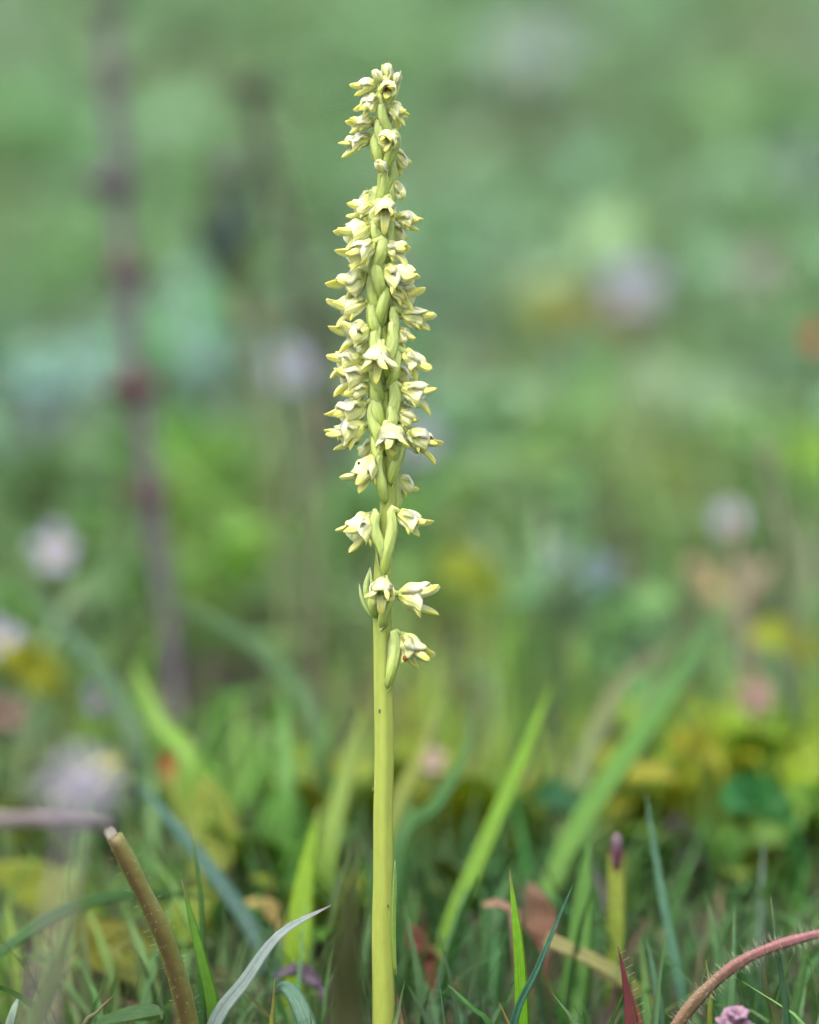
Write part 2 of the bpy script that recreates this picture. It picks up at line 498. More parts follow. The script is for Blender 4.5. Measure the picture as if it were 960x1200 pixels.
def build_straw():
    x, y = field(7000, -0.36, 2.6)
    n = len(x); L = .012 + .03 * rng.random(n) ** 2
    L = np.where(y < 0.0, np.minimum(L, .018), L)
    pal = np.array([lin(120, 95, 70), lin(150, 125, 90), lin(85, 62, 55), lin(95, 70, 75), lin(165, 150, 115)]) * 0.6
    c = jitter(pal[rng.integers(0, len(pal), n)], .25, .06)
    V, F, C = blades(x, y, L, .0008 + .0016 * rng.random(n) ** 2, c, 0.75 + 0.25 * rng.random(n), flat=0.10 + 0.35 * rng.random(n))
    V[:, 2] += 0.002
    x, y = field(2600, -0.10, 0.14); n = len(x)
    L = np.minimum(.007 + .016 * rng.random(n) ** 2, np.where(y < -.012, room(x, y) - .004, 9))
    ok = (L > .004) & (np.hypot(x, y) > .004); x, y, L = x[ok], y[ok], L[ok]; n = len(x)
    pal = np.array([lin(165, 150, 110), lin(140, 118, 85), lin(110, 85, 75), lin(185, 172, 135), lin(120, 95, 110)]) * 0.5
    c2 = jitter(pal[rng.integers(0, len(pal), n)], .2, .06)
    near = blades(x, y, L, .0005 + .0011 * rng.random(n) ** 2, c2, 0.5 + 0.5 * rng.random(n), flat=0.3 + 0.6 * rng.random(n))
    V, F, C = join([(V, F, C), near])
    o = raw_mesh('dead_grass', V, F, C, M_DEAD)
    tag(o, 'brown dead grass bits littering the soil between green blades', 'dead grass', kind='stuff')

def build_herbs():
    """small round and oval herb leaves, on short stalks, in loose clumps"""
    x0, y0 = field(8500, -0.34, 2.6)
    kp = (y0 > .16) | (rng.random(len(y0)) < .3); x0, y0 = x0[kp], y0[kp]
    k = rng.integers(2, 6, len(x0))
    x = np.repeat(x0, k); y = np.repeat(y0, k); n = len(x)
    sp = np.repeat(.006 + .008 * rng.random(len(x0)), k)
    a = rng.random(n) * 6.283
    x = x + np.cos(a) * sp * rng.random(n); y = y + np.sin(a) * sp * rng.random(n)
    R = np.repeat(.0018 + .0028 * rng.random(len(x0)) ** 1.5, k) * (0.75 + .5 * rng.random(n)) * np.where(y > .25, 1.35, 1)
    h = (.003 + .012 * rng.random(n)) * np.where(y > .4, 1.3, 1)
    lim = np.where(y < -0.012, room(x, y) - 0.004, 9)
    h = np.minimum(h, lim); ok = (h > .002) & (np.hypot(x + .003, y) > .008)
    x, y, R, h, a = x[ok], y[ok], R[ok], h[ok], a[ok]; n = len(x)
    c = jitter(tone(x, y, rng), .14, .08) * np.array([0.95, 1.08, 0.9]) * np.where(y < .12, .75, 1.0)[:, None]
    z = ground(x, y) + h
    # 4 x 4 grid leaf, pointed oval, cupped, tilted
    us = np.linspace(-1, 1, 4); ts = np.linspace(0, 1, 5)
    T, U = np.meshgrid(ts, us, indexing='ij')
    prof = np.sin(np.pi * np.clip(T, .02, .985) ** 0.8) ** .7
    LX = (T * 2.2)[None] * R[:, None, None]
    LY = (U * prof * .95)[None] * R[:, None, None]
    tilt = rng.normal(0.25, .4, n)[:, None, None]; roll = rng.normal(0, .35, n)[:, None, None]
    bend = rng.normal(-.25, .2, n)[:, None, None]
    LZ = LX * np.sin(tilt) + LY * np.sin(roll) + (np.abs(U) * .25)[None] * R[:, None, None] + bend * (T ** 2)[None] * R[:, None, None]
    LX = LX * np.cos(tilt)
    ca, sa = np.cos(a)[:, None, None], np.sin(a)[:, None, None]
    V = np.stack([x[:, None, None] + ca * LX - sa * LY, y[:, None, None] + sa * LX + ca * LY, z[:, None, None] + LZ], -1).reshape(n, 20, 3)
    i = (np.arange(4)[:, None] * 4 + np.arange(3)[None, :]).ravel()
    f = np.stack([i, i + 1, i + 5, i + 4], -1)
    F = (f[None] + (np.arange(n) * 20)[:, None, None]).reshape(-1, 4)
    C = np.empty((n, 20, 4)); C[..., :3] = c[:, None, :]; C[..., 3] = ((U.ravel() + 1) / 2)[None]
    leafs = (V.reshape(-1, 3), F, C.reshape(-1, 4))
    st = blades(x, y, h * 1.02, np.full(n, .0007), c * .8, np.full(n, .02), seg=2)
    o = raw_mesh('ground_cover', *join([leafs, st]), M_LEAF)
    tag(o, 'small round herb leaves growing low among the turf', 'ground cover', kind='stuff')
build_turf(); build_straw(); build_herbs()

# ------------------------------------------------------------------ the orchid
MM = 0.001
def ostem_x(py):           # stem axis in picture px
    return 0.7 * math.sin(py / 61.0) + 0.4 * math.sin(py / 23.0 + 1) + float(np.interp(py, [70, 100, 200, 300, 400, 500, 560, 600, 640, 700, 800, 1000, 1200, 1300], [450, 449, 449, 445, 449, 452, 455, 454, 451, 448, 449.5, 450, 449, 449]))
def ostem_r(py):           # radius in px
    return float(np.interp(py, [70, 90, 150, 300, 500, 560, 650, 720, 760, 900, 1050, 1150, 1300], [2, 4, 5.5, 6.3, 7, 8.8, 9.8, 11, 11, 11.3, 12, 13, 13.5]))
def OP(px, py, front=0.0):
    """point of the orchid; front = mm towards the viewer"""
    p = P(px, py, FOC)
    return p + Vector((0, -1, 0)) * (front * MM)
ORB = OP(449, 1268); ORB.z = float(ground(0, 0)) - 0.001
orchid = empty('musk_orchid', OP(449, 1262), 'pale yellow-green orchid with one tall spike of tiny cream flowers, in sharp focus', 'orchid')

OK = .64
G_ST_LO, G_ST_HI = lin(186, 197, 86, OK * .9), lin(194, 210, 106, OK * .94)
G_OV, G_OV2 = lin(212, 229, 142, OK), lin(194, 215, 104, OK)
C_CREAM, C_WHITE, C_YEL, C_GRN = lin(240, 242, 150, .78), lin(249, 249, 190, .82), lin(247, 234, 110, .79), lin(218, 228, 116, .72)

mb = MB()
ys = list(np.linspace(1275, 76, 90))
path = [OP(ostem_x(y), y) for y in ys]
mb.add(*tube(path, lambda q: ostem_r(1275 + (76 - 1275) * q) / PXM, lambda q, u: mixc(G_ST_LO, G_ST_HI, min(1, q * 1.6)), n=24, ribs=5, rib=0.03, twist=1.4))
mb.build('stem', M_OSTEM, orchid)

def sheath(name, y0, y1, az, wpx, lift, c0, c1):
    """a small leaf pressed against the stem"""
    pts = []
    for i in range(9):
        q = i / 8; y = y0 + (y1 - y0) * q
        r = ostem_r(y) + 0.6 + lift * q ** 2
        pts.append(OP(ostem_x(y) + r * math.cos(az), y, r * math.sin(az) / 11))
    nrm = Vector((math.cos(az), -math.sin(az), 0))
    b = MB(); b.add(*ribbon(spline(pts, 14), lambda q: wpx / PXM * math.sin(math.pi * (0.12 + 0.86 * q)) ** .8, lambda q, u: mixc(c0, c1, q), nrm, fold=-0.1, cup=-0.45, th=.00022))
    return b.build(name, M_OVARY, orchid)
sheath('stem_leaf', 1142, 1008, 0.15, 8, 1.0, lin(150, 176, 70), lin(120, 160, 78))

for sx_, sy_, sr_ in ((437.6, 926, 1.7), (462.3, 1136, 2.2), (445, 832, 1.1), (455, 1060, 1.0)):
    m_ = MB(); m_.add(*blob(OP(sx_, sy_, 0 if abs(sx_ - 450) > 8 else ostem_r(sy_) / 11 * .93), sr_ / PXM, sr_ / PXM, sr_ * 2.2 / PXM, lambda a, b: lin(140, 120, 60, .5), n=7, m=5, rough=.4, seed=int(sy_)))
    m_.build('scar', M_STALK, orchid)

def along(d, up):
    u = (up - d * up.dot(d))
    u = u.normalized() if u.length > 1e-4 else Vector((0, -1, 0))
    return u, d.cross(u).normalized()

def flower(bx, by, tx, ty, front, ov=44, opn=1.0, spot=None, bud=False, seed=0, green=0.0, back=False, bract=0.0, wide=1.0):
    R = random.Random(seed * 7 + 3)
    sx = ostem_x(by); dx = (bx - sx) / 11.0
    rr = ostem_r(by) / 11 + 1.1
    bd = math.sqrt(max(0.3, rr * rr - dx * dx)) * (0.45 if abs(dx) > 1.2 else 0.9)
    if back: bd = -bd
    if front > 1.4: bd += 0.5
    B = OP(bx, by, bd)
    T = OP(tx, ty, bd + front)
    d = (T - B); L = d.length * 1.05; L *= .9 if by < 170 else 1; opn = opn * R.uniform(.85, 1.5) * (.8 if by < 170 else 1); wide = wide * R.uniform(1.0, 1.2); d.normalize()
    up = Vector((0, 0, 1))
    # ovary from the stem, rising beside it, hooking over into the flower
    oy = by + ov * R.uniform(0.9, 1.35)
    osx = ostem_x(oy); orad = ostem_r(oy) / 11
    dh = Vector((d.x, d.y, 0))
    K = B - dh * (.00095 if dh.length > .4 else .0013) + Vector((0, 0, .00035))
    ax_ = OP(osx, oy)
    kx, ky = K.x - ax_.x, K.y - ax_.y
    if abs(kx) < .0002 and abs(ky) < .0002: ky = -.0005
    if not back: kx = kx * .8 + R.uniform(-.00025, .00025); ky -= .0005
    kl = math.hypot(kx, ky)
    rad = Vector((kx / kl, ky / kl, 0))
    ta = R.uniform(.25, .95) * (-1 if kx > 0 else 1)
    radO = Vector((rad.x * math.cos(ta) - rad.y * math.sin(ta), rad.x * math.sin(ta) + rad.y * math.cos(ta), 0))
    O = ax_ + radO * (orad * MM * .8)
    kr = max(kl, orad * MM + .00035)
    K = Vector((ax_.x + rad.x * kr, ax_.y + rad.y * kr, K.z))
    h = max(.001, K.z - O.z)
    op = [O, O + Vector((0, 0, h * .3)) + radO * .0004 + rad * (.00012 + .3 * (kr - orad * MM * .75)), Vector((K.x, K.y, O.z + h * .72)) + rad * .0002, K, B + d * .0002]
    if bud: op = [O, O.lerp(B, .4) + rad * .0003, B]
    f = MB()
    u, s = along(d, up)
    cup_r = 0.13 * L * wide
    cpath = [B + d * (L * k) for k in (-.03, .06, .15, .24, .30)]
    prof = [0.55, 0.95, 1.1, 1.0, 0.5]
    f.add(*tube(cpath, lambda q: cup_r * float(np.interp(q, [0, .25, .5, .75, 1], prof)), lambda q, uu: mixc(G_OV, C_GRN, q), n=10))
    fo = f.build('flower', M_OVARY, orchid, origin=B)
    om = MB()
    ovr = R.uniform(0.9, 1.12) * min(1, max(.75, ov / 40))
    om.add(*tube(spline(op, 18), lambda q: ovr * MM * float(np.interp(q, [0, .12, .35, .6, .78, .9, 1], [.30, .50, .66, .64, .52, .36, .32])),
                 lambda q, uu: mixc(mixc(G_OV2, G_OV, min(1, q * 1.6)), C_GRN, max(0, q - .7)), n=18, ribs=6, rib=.085, twist=R.uniform(1.6, 3.2)))
    om.build('ovary', M_OVARY, fo)
    # bract
    if not bud:
        bl = (3.0 + 1.2 * R.random() + bract) * MM
        side = R.choice((-1, 1)) * R.uniform(.35, .8)
        tang = Vector((-rad.y, rad.x, 0)) * side
        bo = O - Vector((0, 0, .0004))
        out = (rad + tang * 1.2).normalized()
        bp = [bo, bo + out * .0007 + Vector((0, 0, bl * .3)), bo + out * .0009 + Vector((0, 0, bl * .65)), bo + out * (.0009 + .0003 * R.random()) + Vector((0, 0, bl))]
        b = MB(); b.add(*ribbon(spline(bp, 9), lambda q: .00042 * (1 - q) ** .7 + .00004, lambda q, uu: mixc(G_OV2, G_OV, q), out, cup=-.3, th=.0001))
        b.build('bract', M_OVARY, fo)
    # tepals
    def tep(name, ang, length, hw, spread, tip_out, cols, th=.00016, cupv=.55, roots=.10, prof=(.5, .85, 1, .95, .75, .55), mbx=None, mat=M_TEPAL, axial=0.04):
        ra = u * math.cos(ang) + s * math.sin(ang)
        b0 = B + d * (L * axial) + ra * (roots * L)
        pts = [b0, b0 + d * (length * .35) + ra * (spread * L * .75), b0 + d * (length * .7) + ra * (spread * L), b0 + d * length + ra * (spread * L + tip_out * L)]
        m_ = mbx or MB()
        m_.add(*ribbon(spline(pts, 16), lambda q: hw * float(np.interp(q, [0, .18, .42, .65, .85, 1], prof)) * (math.sqrt(max(.02, 1 - ((q - .84) / .16) ** 2)) if q > .84 else 1), lambda q, uu: grad(cols, q), ra, fold=0, cup=-cupv, th=th, cols=6, wave=R.uniform(.04, .16), twist=R.uniform(-.5, .5), seed=R.random()))
        if mbx is None: m_.build(name, mat, fo)
    j = lambda v, a=.12: v * R.uniform(1 - a, 1 + a)
    g = green
    cs = [(0, mixc(C_GRN, G_OV, g)), (.3, mixc(C_CREAM, G_OV, g * .6)), (.75, mixc(C_WHITE, C_GRN, g * .5)), (1, mixc(C_CREAM, C_YEL, .35))]
    cp = [(0, mixc(C_GRN, C_CREAM, .5)), (.4, C_WHITE), (.72, C_CREAM), (.9, C_YEL), (1, mixc(C_YEL, lin(240, 214, 90, .8), .4))]
    if bud:
        for a in (0.0, 2.2, -2.2): tep('sepal', a + R.uniform(-.2, .2), L * .95, L * .30, .12, -.14, cs, roots=.08, cupv=.8)
        for a in (1.0, -1.0): tep('petal', a, L * .92, L * .24, .08, -.1, cp, roots=.06, cupv=.8)
        return
    o_ = opn
    tep('sepal', R.uniform(-.15, .15), j(L * .64), j(L * .32) * wide, .13 * o_, .02 * o_, cs, cupv=.6)
    for sg in (1, -1):
        tep('sepal', sg * 1.95 + R.uniform(-.2, .2), j(L * .60), j(L * .28) * wide, .15 * o_, R.uniform(.0, .2) * o_, cs, cupv=.5)
        tep('petal', sg * R.uniform(.75, 1.05), j(L * .86), j(L * .20), .15 * o_, R.uniform(.0, .24) * o_, cp, prof=(.5, .85, 1, .8, .55, .45), cupv=.6, th=.0002, roots=.07)
    lb = MB()
    tep('lip', math.pi + R.uniform(-.15, .15), j(L * .92), j(L * .19), .12 * o_, R.uniform(-.05, .22) * o_, cp, prof=(.6, .9, 1, .75, .55, .45), cupv=.6, th=.00025, mbx=lb)
    for sg in (1, -1):
        tep('lip', math.pi + sg * R.uniform(.55, .8), j(L * .55), L * .09, .15 * o_, .14 * o_, cp, prof=(.6, 1, 1, .85, .7, .5), mbx=lb, th=.0002)
    lb.build('lip', M_TEPAL, fo)
    am = MB()
    am.add(*blob(B + d * (L * .3) - u * (L * .02), L * .08, L * .08, L * .13, lambda a, b_: lin(205, 200, 110), axes=(u, s, d)))
    am.build('column', M_OVARY, fo)
    if spot:
        sm = MB(); q = OP(spot[0], spot[1], bd + front * .5 + L * 180)
        c = lin(*(spot[3] if len(spot) > 3 else (88, 44, 24)))
        sm.add(*blob(q, spot[2] / PXM, spot[2] / PXM * .8, spot[2] / PXM * 1.1, lambda a, b_: c, n=7, m=5, rough=.3, seed=seed))
        sm.build('anther', M_STALK, fo)

FL = [
 dict(a=(457, 96, 453, 73, .3), ov=24, bud=True), dict(a=(449, 97, 436, 82, .6), ov=22, bud=True), dict(a=(463, 100, 468, 84, -.6), ov=20, bud=True),
 dict(a=(441, 97, 409, 107, .4), ov=30), dict(a=(457, 100, 450, 112, 2.6), ov=34, spot=(454, 103, 2.5)), dict(a=(442, 112, 419, 137, 1.2), ov=34, spot=(431, 121, 1.5)),
 dict(a=(457, 127, 480, 140, .5), ov=36), dict(a=(437, 142, 402, 148, .8), ov=36, spot=(437, 147, 2)), dict(a=(434, 159, 395, 178, .5), ov=38),
 dict(a=(462, 158, 449, 172, 2.8), ov=38, green=.6), dict(a=(452, 202, 444, 191, 2.0), ov=30, bud=True, spot=(441, 192, 3)), dict(a=(464, 213, 472, 233, .4), ov=26, bud=True, green=.4),
 dict(a=(437, 241, 405, 246, .3), ov=40), dict(a=(453, 233, 450, 259, 2.2), ov=36), dict(a=(465, 252, 496, 264, .5), ov=42),
 dict(a=(434, 264, 398, 281, .9), ov=44), dict(a=(437, 284, 406, 306, 1.6), ov=44, spot=(423, 288, 2)), dict(a=(452, 287, 480, 298, 1.3), ov=42),
 dict(a=(428, 320, 392, 343, .8), ov=46), dict(a=(452, 313, 489, 336, 1.3), ov=42), dict(a=(460, 338, 491, 350, 1.0), ov=44),
 dict(a=(429, 354, 390, 366, .5), ov=46), dict(a=(470, 366, 510, 377, .3), ov=46), dict(a=(433, 384, 393, 395, .9), ov=46, spot=(422, 387, 3)),
 dict(a=(466, 384, 481, 404, -.5), ov=44), dict(a=(446, 403, 440, 440, 1.5), ov=40), dict(a=(425, 419, 382, 426, .3), ov=46),
 dict(a=(432, 435, 390, 446, 1.0), ov=46, spot=(413, 440, 3.4, (205, 140, 100))), dict(a=(432, 451, 403, 466, 1.1), ov=44, spot=(420, 458, 2)), dict(a=(473, 411, 501, 438, .3), ov=48),
 dict(a=(470, 454, 510, 467, .4), ov=50, spot=(492, 462, 2.2, (150, 100, 60))), dict(a=(429, 472, 387, 496, .5), ov=48), dict(a=(428, 497, 383, 519, .5), ov=48),
 dict(a=(466, 480, 487, 500, -.4), ov=46), dict(a=(455, 495, 464, 532, 1.6), ov=44), dict(a=(478, 504, 514, 530, .4), ov=50, spot=(505, 513, 2.6)),
 dict(a=(438, 535, 416, 570, 1.6), ov=48, green=.35, spot=(421, 541, 1.8)), dict(a=(437, 603, 404, 635, .9), ov=56, opn=1.7, bract=.5), dict(a=(467, 599, 500, 621, .2), ov=62, spot=(486, 612, 2, (160, 140, 60))),
 dict(a=(450, 676, 445, 706, 2.0), ov=40, green=.25, spot=(457, 694, 2), bract=2.0), dict(a=(466, 696, 512, 701, .3), ov=34, opn=1.5), dict(a=(469, 743, 500, 779, .3), ov=46, green=.2, spot=(475, 770, 3.2, (130, 75, 35))),
]
for i, fl in enumerate(FL):
    kw = {k: v for k, v in fl.items() if k != 'a'}
    flower(*fl['a'], seed=i + 1, **kw)
# flowers on the far side of the spike, glimpsed between the others
for i, (by, sg) in enumerate([(120, 1), (175, 1), (225, -1), (262, 1), (300, -1), (345, 1), (398, -1), (430, 1), (470, 1), (515, -1), (560, 1)]):
    sx = ostem_x(by)
    flower(sx + sg * 9, by, sx + sg * 22, by + 22, -2.6, ov=42, seed=200 + i, back=True)
# narrow green bracts low on the spike
def bract(x0, y0, x1, y1, wpx, c, bow=3, front=.8):
    pts = [OP(x0, y0, front), OP((x0 + x1) / 2 + bow, (y0 + y1) / 2, front + .2), OP(x1, y1, front)]
    b = MB(); b.add(*ribbon(spline(pts, 12), lambda q: wpx / PXM * (math.sin(math.pi * (.06 + .93 * q)) ** .7), lambda q, u: mixc(c, G_OV, q), (0.3, -1, 0.1), cup=-.4, th=.00012))
    b.build('bract', M_OVARY, orchid)
bract(440, 722, 434, 664, 3.6, lin(160, 190, 84), bow=-8)
bract(435, 722, 421, 683, 2.2, lin(150, 184, 84), bow=-3)
bract(458, 792, 459, 741, 7.5, lin(120, 166, 92), bow=3, front=.9)
bract(462, 118, 470, 82, 2.2, lin(205, 210, 120), bow=1, front=-.2)

# ------------------------------------------------------------------ single grass blades and leaves one can tell apart
GB = 'single grass blades around the orchid'
def blade(name, label, cat, pts, wpx, c0, c1, D=None, root=True, group=GB, fold=.35, face=(0, -1, .25), twist=0, mat=None, prof=None, tipc=None, cols=4, wave=0, th=.00012, cup=0, n=22):
    """pts from foot to tip as (px, py, D)"""
    p3 = [P(*q) for q in pts]
    if root:
        g = p3[0].copy(); dirn = (p3[0] - p3[1]); 
        gz = float(ground(g.x, g.y))
        if g.z > gz + .001:
            k = (g.z - gz)
            g = Vector((g.x + dirn.x * .3, g.y + dirn.y * .3, 0)); g.z = float(ground(g.x, g.y)) - .001
            p3 = [g] + p3
    Dm = sum(q[2] for q in pts) / len(pts)
    hw = wpx / 2 / PXM * Dm / FOC
    prof = prof or (lambda q: min(1, .55 + q * 1.6) * max(0.02, 1 - q ** 2.6) ** .8)
    stops = [(0, c0), (.9, c1), (1, tipc or c1)]
    m = MB(); m.add(*ribbon(spline(p3, n), lambda q: hw * prof(q), lambda q, u: grad(stops, q), face, fold=fold, th=th, twist=twist, cols=cols, wave=wave, cup=cup, seed=len(label)))
    o = m.build(name, mat or M_GRASS, origin=p3[0])
    return tag(o, label, cat, group, 'thing')

def A(r, g, b, k=.62): return lin(r, g, b, k)
YG, MG, BG, DG = A(165, 200, 45), A(110, 165, 50), A(110, 155, 130), A(60, 110, 60)
def gb(label, pts, w, c0, c1, **k): return blade('blade_of_grass', label, 'grass blade', pts, w, c0, c1, **k)

gb('pale blue-grey grass blade curving right to a lilac tip, left of the orchid stem', [(250, 1215, .447), (290, 1150, .446), (330, 1095, .446), (388, 1061, .447)], 23, A(150, 175, 165), A(175, 190, 185), tipc=A(190, 170, 190), fold=.6, face=(-.5, -1, .5))
gb('bright green pointed blade left of the stem, slightly blurred and widest of its kind', [(350, 1120, .485), (357, 1040, .487), (374, 940, .49)], 40, YG, A(150, 195, 45), tipc=A(150, 130, 80), fold=.2, prof=lambda q: min(1, .7 + q) * max(.02, 1 - q ** 2.2))
gb('slim green blade leaning left beside the cut brown stalk', [(252, 1200, .452), (238, 1130, .452), (213, 1031, .453)], 19, MG, MG, tipc=A(120, 120, 80))
gb('thin dark green blade standing behind the slim leaning one', [(236, 1150, .462), (236, 1060, .462), (224, 968, .463)], 10, DG, A(90, 140, 60), tipc=A(170, 160, 80))
gb('long blue-green blade sloping down right across the lower left', [(325, 1165, .49), (290, 1080, .495), (220, 985, .505), (155, 910, .515)], 21, A(75, 122, 104, .5), A(100, 146, 132, .55), fold=.5)
gb('bright green blade standing sharply right of the orchid stem', [(612, 1200, .449), (608, 1110, .449), (597, 1018, .45)], 20, A(120, 190, 30), A(140, 200, 40), tipc=A(140, 110, 90), fold=.3)
gb('dark blue-green rolled blade leaning right, crossing the bright upright blade', [(600, 1210, .444), (632, 1130, .444), (671, 1038, .445)], 11, A(60, 110, 90), A(80, 140, 110), fold=.9)
gb('short dark blade leaning left at the bottom edge right of the stem', [(578, 1215, .447), (552, 1180, .447), (524, 1153, .448)], 10, A(70, 120, 60), A(90, 150, 70), fold=.8)
gb('tiny straw-tipped sprout at the foot of the bright upright blade', [(598, 1215, .446), (592, 1190, .446), (584, 1174, .446)], 8, A(110, 150, 60), A(170, 150, 80))
gb('long bright yellow-green blade slanting up right behind the orchid', [(520, 1110, .492), (560, 1010, .497), (605, 905, .505), (648, 800, .515)], 23, A(130, 180, 50), A(150, 200, 60))
gb('dull green lower blade below the long yellow-green slanting one', [(508, 1200, .48), (530, 1110, .485), (548, 1040, .495)], 17, A(80, 125, 80), A(95, 140, 95))
gb('broad green blade slanting up right, reaching furthest across the right half', [(640, 1050, .508), (690, 950, .516), (770, 835, .53), (855, 705, .565)], 29, A(130, 180, 70, .7), A(105, 158, 90, .7))
gb('wide green blade standing behind the purple-tipped one', [(668, 1210, .478), (680, 1100, .482), (690, 985, .486)], 36, A(100, 160, 60), A(110, 165, 65))
gb('yellow-green blunt blade ending in a dark purple tip', [(720, 1190, .483), (722, 1090, .485), (723, 1000, .487)], 24, A(150, 180, 60), A(170, 185, 70), prof=lambda q: .9, tipc=A(150, 150, 60))
gb('long blue-green blade leaning left of the purplish hole in the right turf', [(800, 1170, .475), (778, 1060, .478), (757, 930, .482)], 14, A(85, 140, 105), A(110, 160, 125))
gb('short bluish blade between the red leaf and the long leaning blade', [(775, 1200, .462), (768, 1150, .463), (758, 1098, .464)], 13, A(80, 130, 90), A(105, 150, 110))
gb('thin upright blade just left of the red arching stalk top', [(857, 1200, .46), (860, 1120, .461), (861, 1058, .462)], 10, A(85, 135, 75), A(120, 165, 110))
gb('thin dark blade crossing in front of the red arching stalk', [(922, 1200, .443), (912, 1120, .443), (903, 1050, .444)], 10, A(55, 100, 60), A(85, 130, 90), tipc=A(170, 165, 130))
gb('tall faint blade standing behind the red stalk at right', [(890, 1160, .487), (892, 1060, .49), (895, 982, .493)], 13, A(85, 125, 85), A(120, 150, 125))
gb('small yellow-tipped sprout below the red arching stalk', [(832, 1200, .452), (833, 1160, .452), (827, 1125, .452)], 10, A(90, 140, 60), A(160, 170, 70))
gb('twisted yellow-green blade hanging from the red stalk at lower right', [(912, 1205, .452), (897, 1150, .451), (893, 1085, .45)], 15, A(150, 175, 80), A(120, 130, 100), twist=1.2)
gb('blurred bright green blade standing in front at the lower left corner', [(40, 1230, .405), (62, 1150, .402), (105, 1040, .398)], 34, A(140, 190, 50), A(130, 165, 80))
gb('thin pale-edged blade rising right from the lower left corner', [(45, 1230, .425), (68, 1150, .426), (97, 1112, .427)], 12, A(120, 170, 60), A(170, 170, 110))
gb('green blade arching flat across the yellowed leaves at lower left', [(-20, 1130, .47), (70, 1070, .475), (150, 1048, .48), (250, 1052, .488)], 17, A(95, 140, 80), A(90, 135, 70), root=False)
gb('narrow green blade leaning left behind the cut stalk', [(190, 1195, .475), (168, 1120, .478), (145, 1058, .482)], 15, A(110, 150, 80), A(120, 160, 85))
gb('small pale bract-like blade at the lower left below the stalk', [(95, 1215, .447), (115, 1185, .447), (135, 1165, .447)], 9, A(120, 140, 80), A(150, 140, 110))
gb('small yellow-green sprout between the pale curved blade and the stem', [(318, 1215, .448), (320, 1180, .448), (322, 1146, .448)], 9, A(150, 175, 60), A(180, 180, 80))
gb('bluish blade bent over at the bottom beside the pale curved blade', [(365, 1230, .45), (352, 1180, .452), (335, 1157, .456), (320, 1165, .462)], 26, A(90, 140, 105), A(125, 165, 140))
gb('pale green blade bending in at the lower left border', [(8, 1230, .452), (15, 1190, .452), (22, 1168, .455)], 20, A(120, 160, 120), A(170, 195, 170))
gb('blue-green blurred blade slanting down right at the left edge of the meadow', [(160, 870, .545), (120, 790, .555), (75, 735, .565), (25, 680, .575)], 26, A(100, 145, 85, .5), A(112, 150, 115, .5))
gb('arched blurred blade curving over the dark hollow left of the orchid', [(370, 850, .55), (320, 775, .56), (250, 725, .57), (165, 690, .58)], 24, A(100, 150, 75, .5), A(110, 148, 100, .5))
gb('yellow-green blurred blade standing close behind the stem on its left', [(385, 1000, .515), (405, 910, .52), (425, 830, .525)], 30, A(140, 180, 60), A(155, 185, 80))
gb('yellow stalk-like blade leaning right close behind the stem', [(460, 960, .52), (495, 880, .525), (520, 810, .53)], 16, A(165, 180, 75), A(180, 190, 90))
gb('dull green blurred blade arching right from behind the stem', [(470, 985, .50), (510, 945, .505), (545, 880, .515), (550, 815, .52)], 20, A(85, 140, 70), A(105, 155, 85))
gb('straw-tinged blurred blade bending left of the broad slanting blade', [(665, 980, .53), (690, 880, .54), (735, 795, .55), (790, 755, .56)], 26, A(125, 165, 85), A(165, 165, 125))
gb('soft green blade leaning left behind the straw-tinged one', [(755, 850, .565), (770, 800, .57), (790, 740, .575)], 24, A(105, 155, 85), A(130, 160, 100))
gb('upright light green blurred blade left of the red-tipped leaf', [(225, 900, .53), (190, 850, .535), (155, 775, .54)], 32, A(135, 185, 70), A(150, 195, 80))
gb('upright light green blurred blade right of the arched one', [(335, 930, .53), (335, 860, .535), (330, 800, .54)], 26, A(120, 180, 70), A(115, 170, 85))
gb('pale yellow-green stalk-like blade lying slantwise left of the red leaf', [(780, 1195, .475), (720, 1140, .475), (640, 1100, .478)], 22, A(150, 160, 80), A(185, 180, 115), root=False, prof=lambda q: .8)
gb('faint dark blade in front of the stem on its left, fully out of focus', [(408, 1235, .385), (408, 1120, .38), (414, 985, .375)], 66, A(135, 125, 100, .6), A(125, 130, 85, .6), fold=.2)

# ------------------------------------------------------------------ other plants close to the orchid
def stalk(pts, r0, r1, c0, c1, parent, name='stem', root=True, n=26, nn=9, mat=None):
    p3 = [P(*q) if isinstance(q, tuple) else q for q in pts]
    if root:
        g = p3[0].copy(); dn = p3[0] - p3[1]
        gz = float(ground(g.x, g.y))
        if g.z > gz + .002:
            g = Vector((g.x + dn.x * .15, g.y + dn.y * .15, 0)); g.z = float(ground(g.x, g.y)) - .002
            p3 = [g] + p3
    m = MB(); sp = spline(p3, n)
    m.add(*tube(sp, lambda q: (r0 + (r1 - r0) * q) * MM, lambda q, u: mixc(c0, c1, q) if u < .45 else mixc(mixc(c0, c1, q), mixc(c0, c1, q), .5), n=nn))
    m.build(name, mat or M_STALK, parent)
    return sp

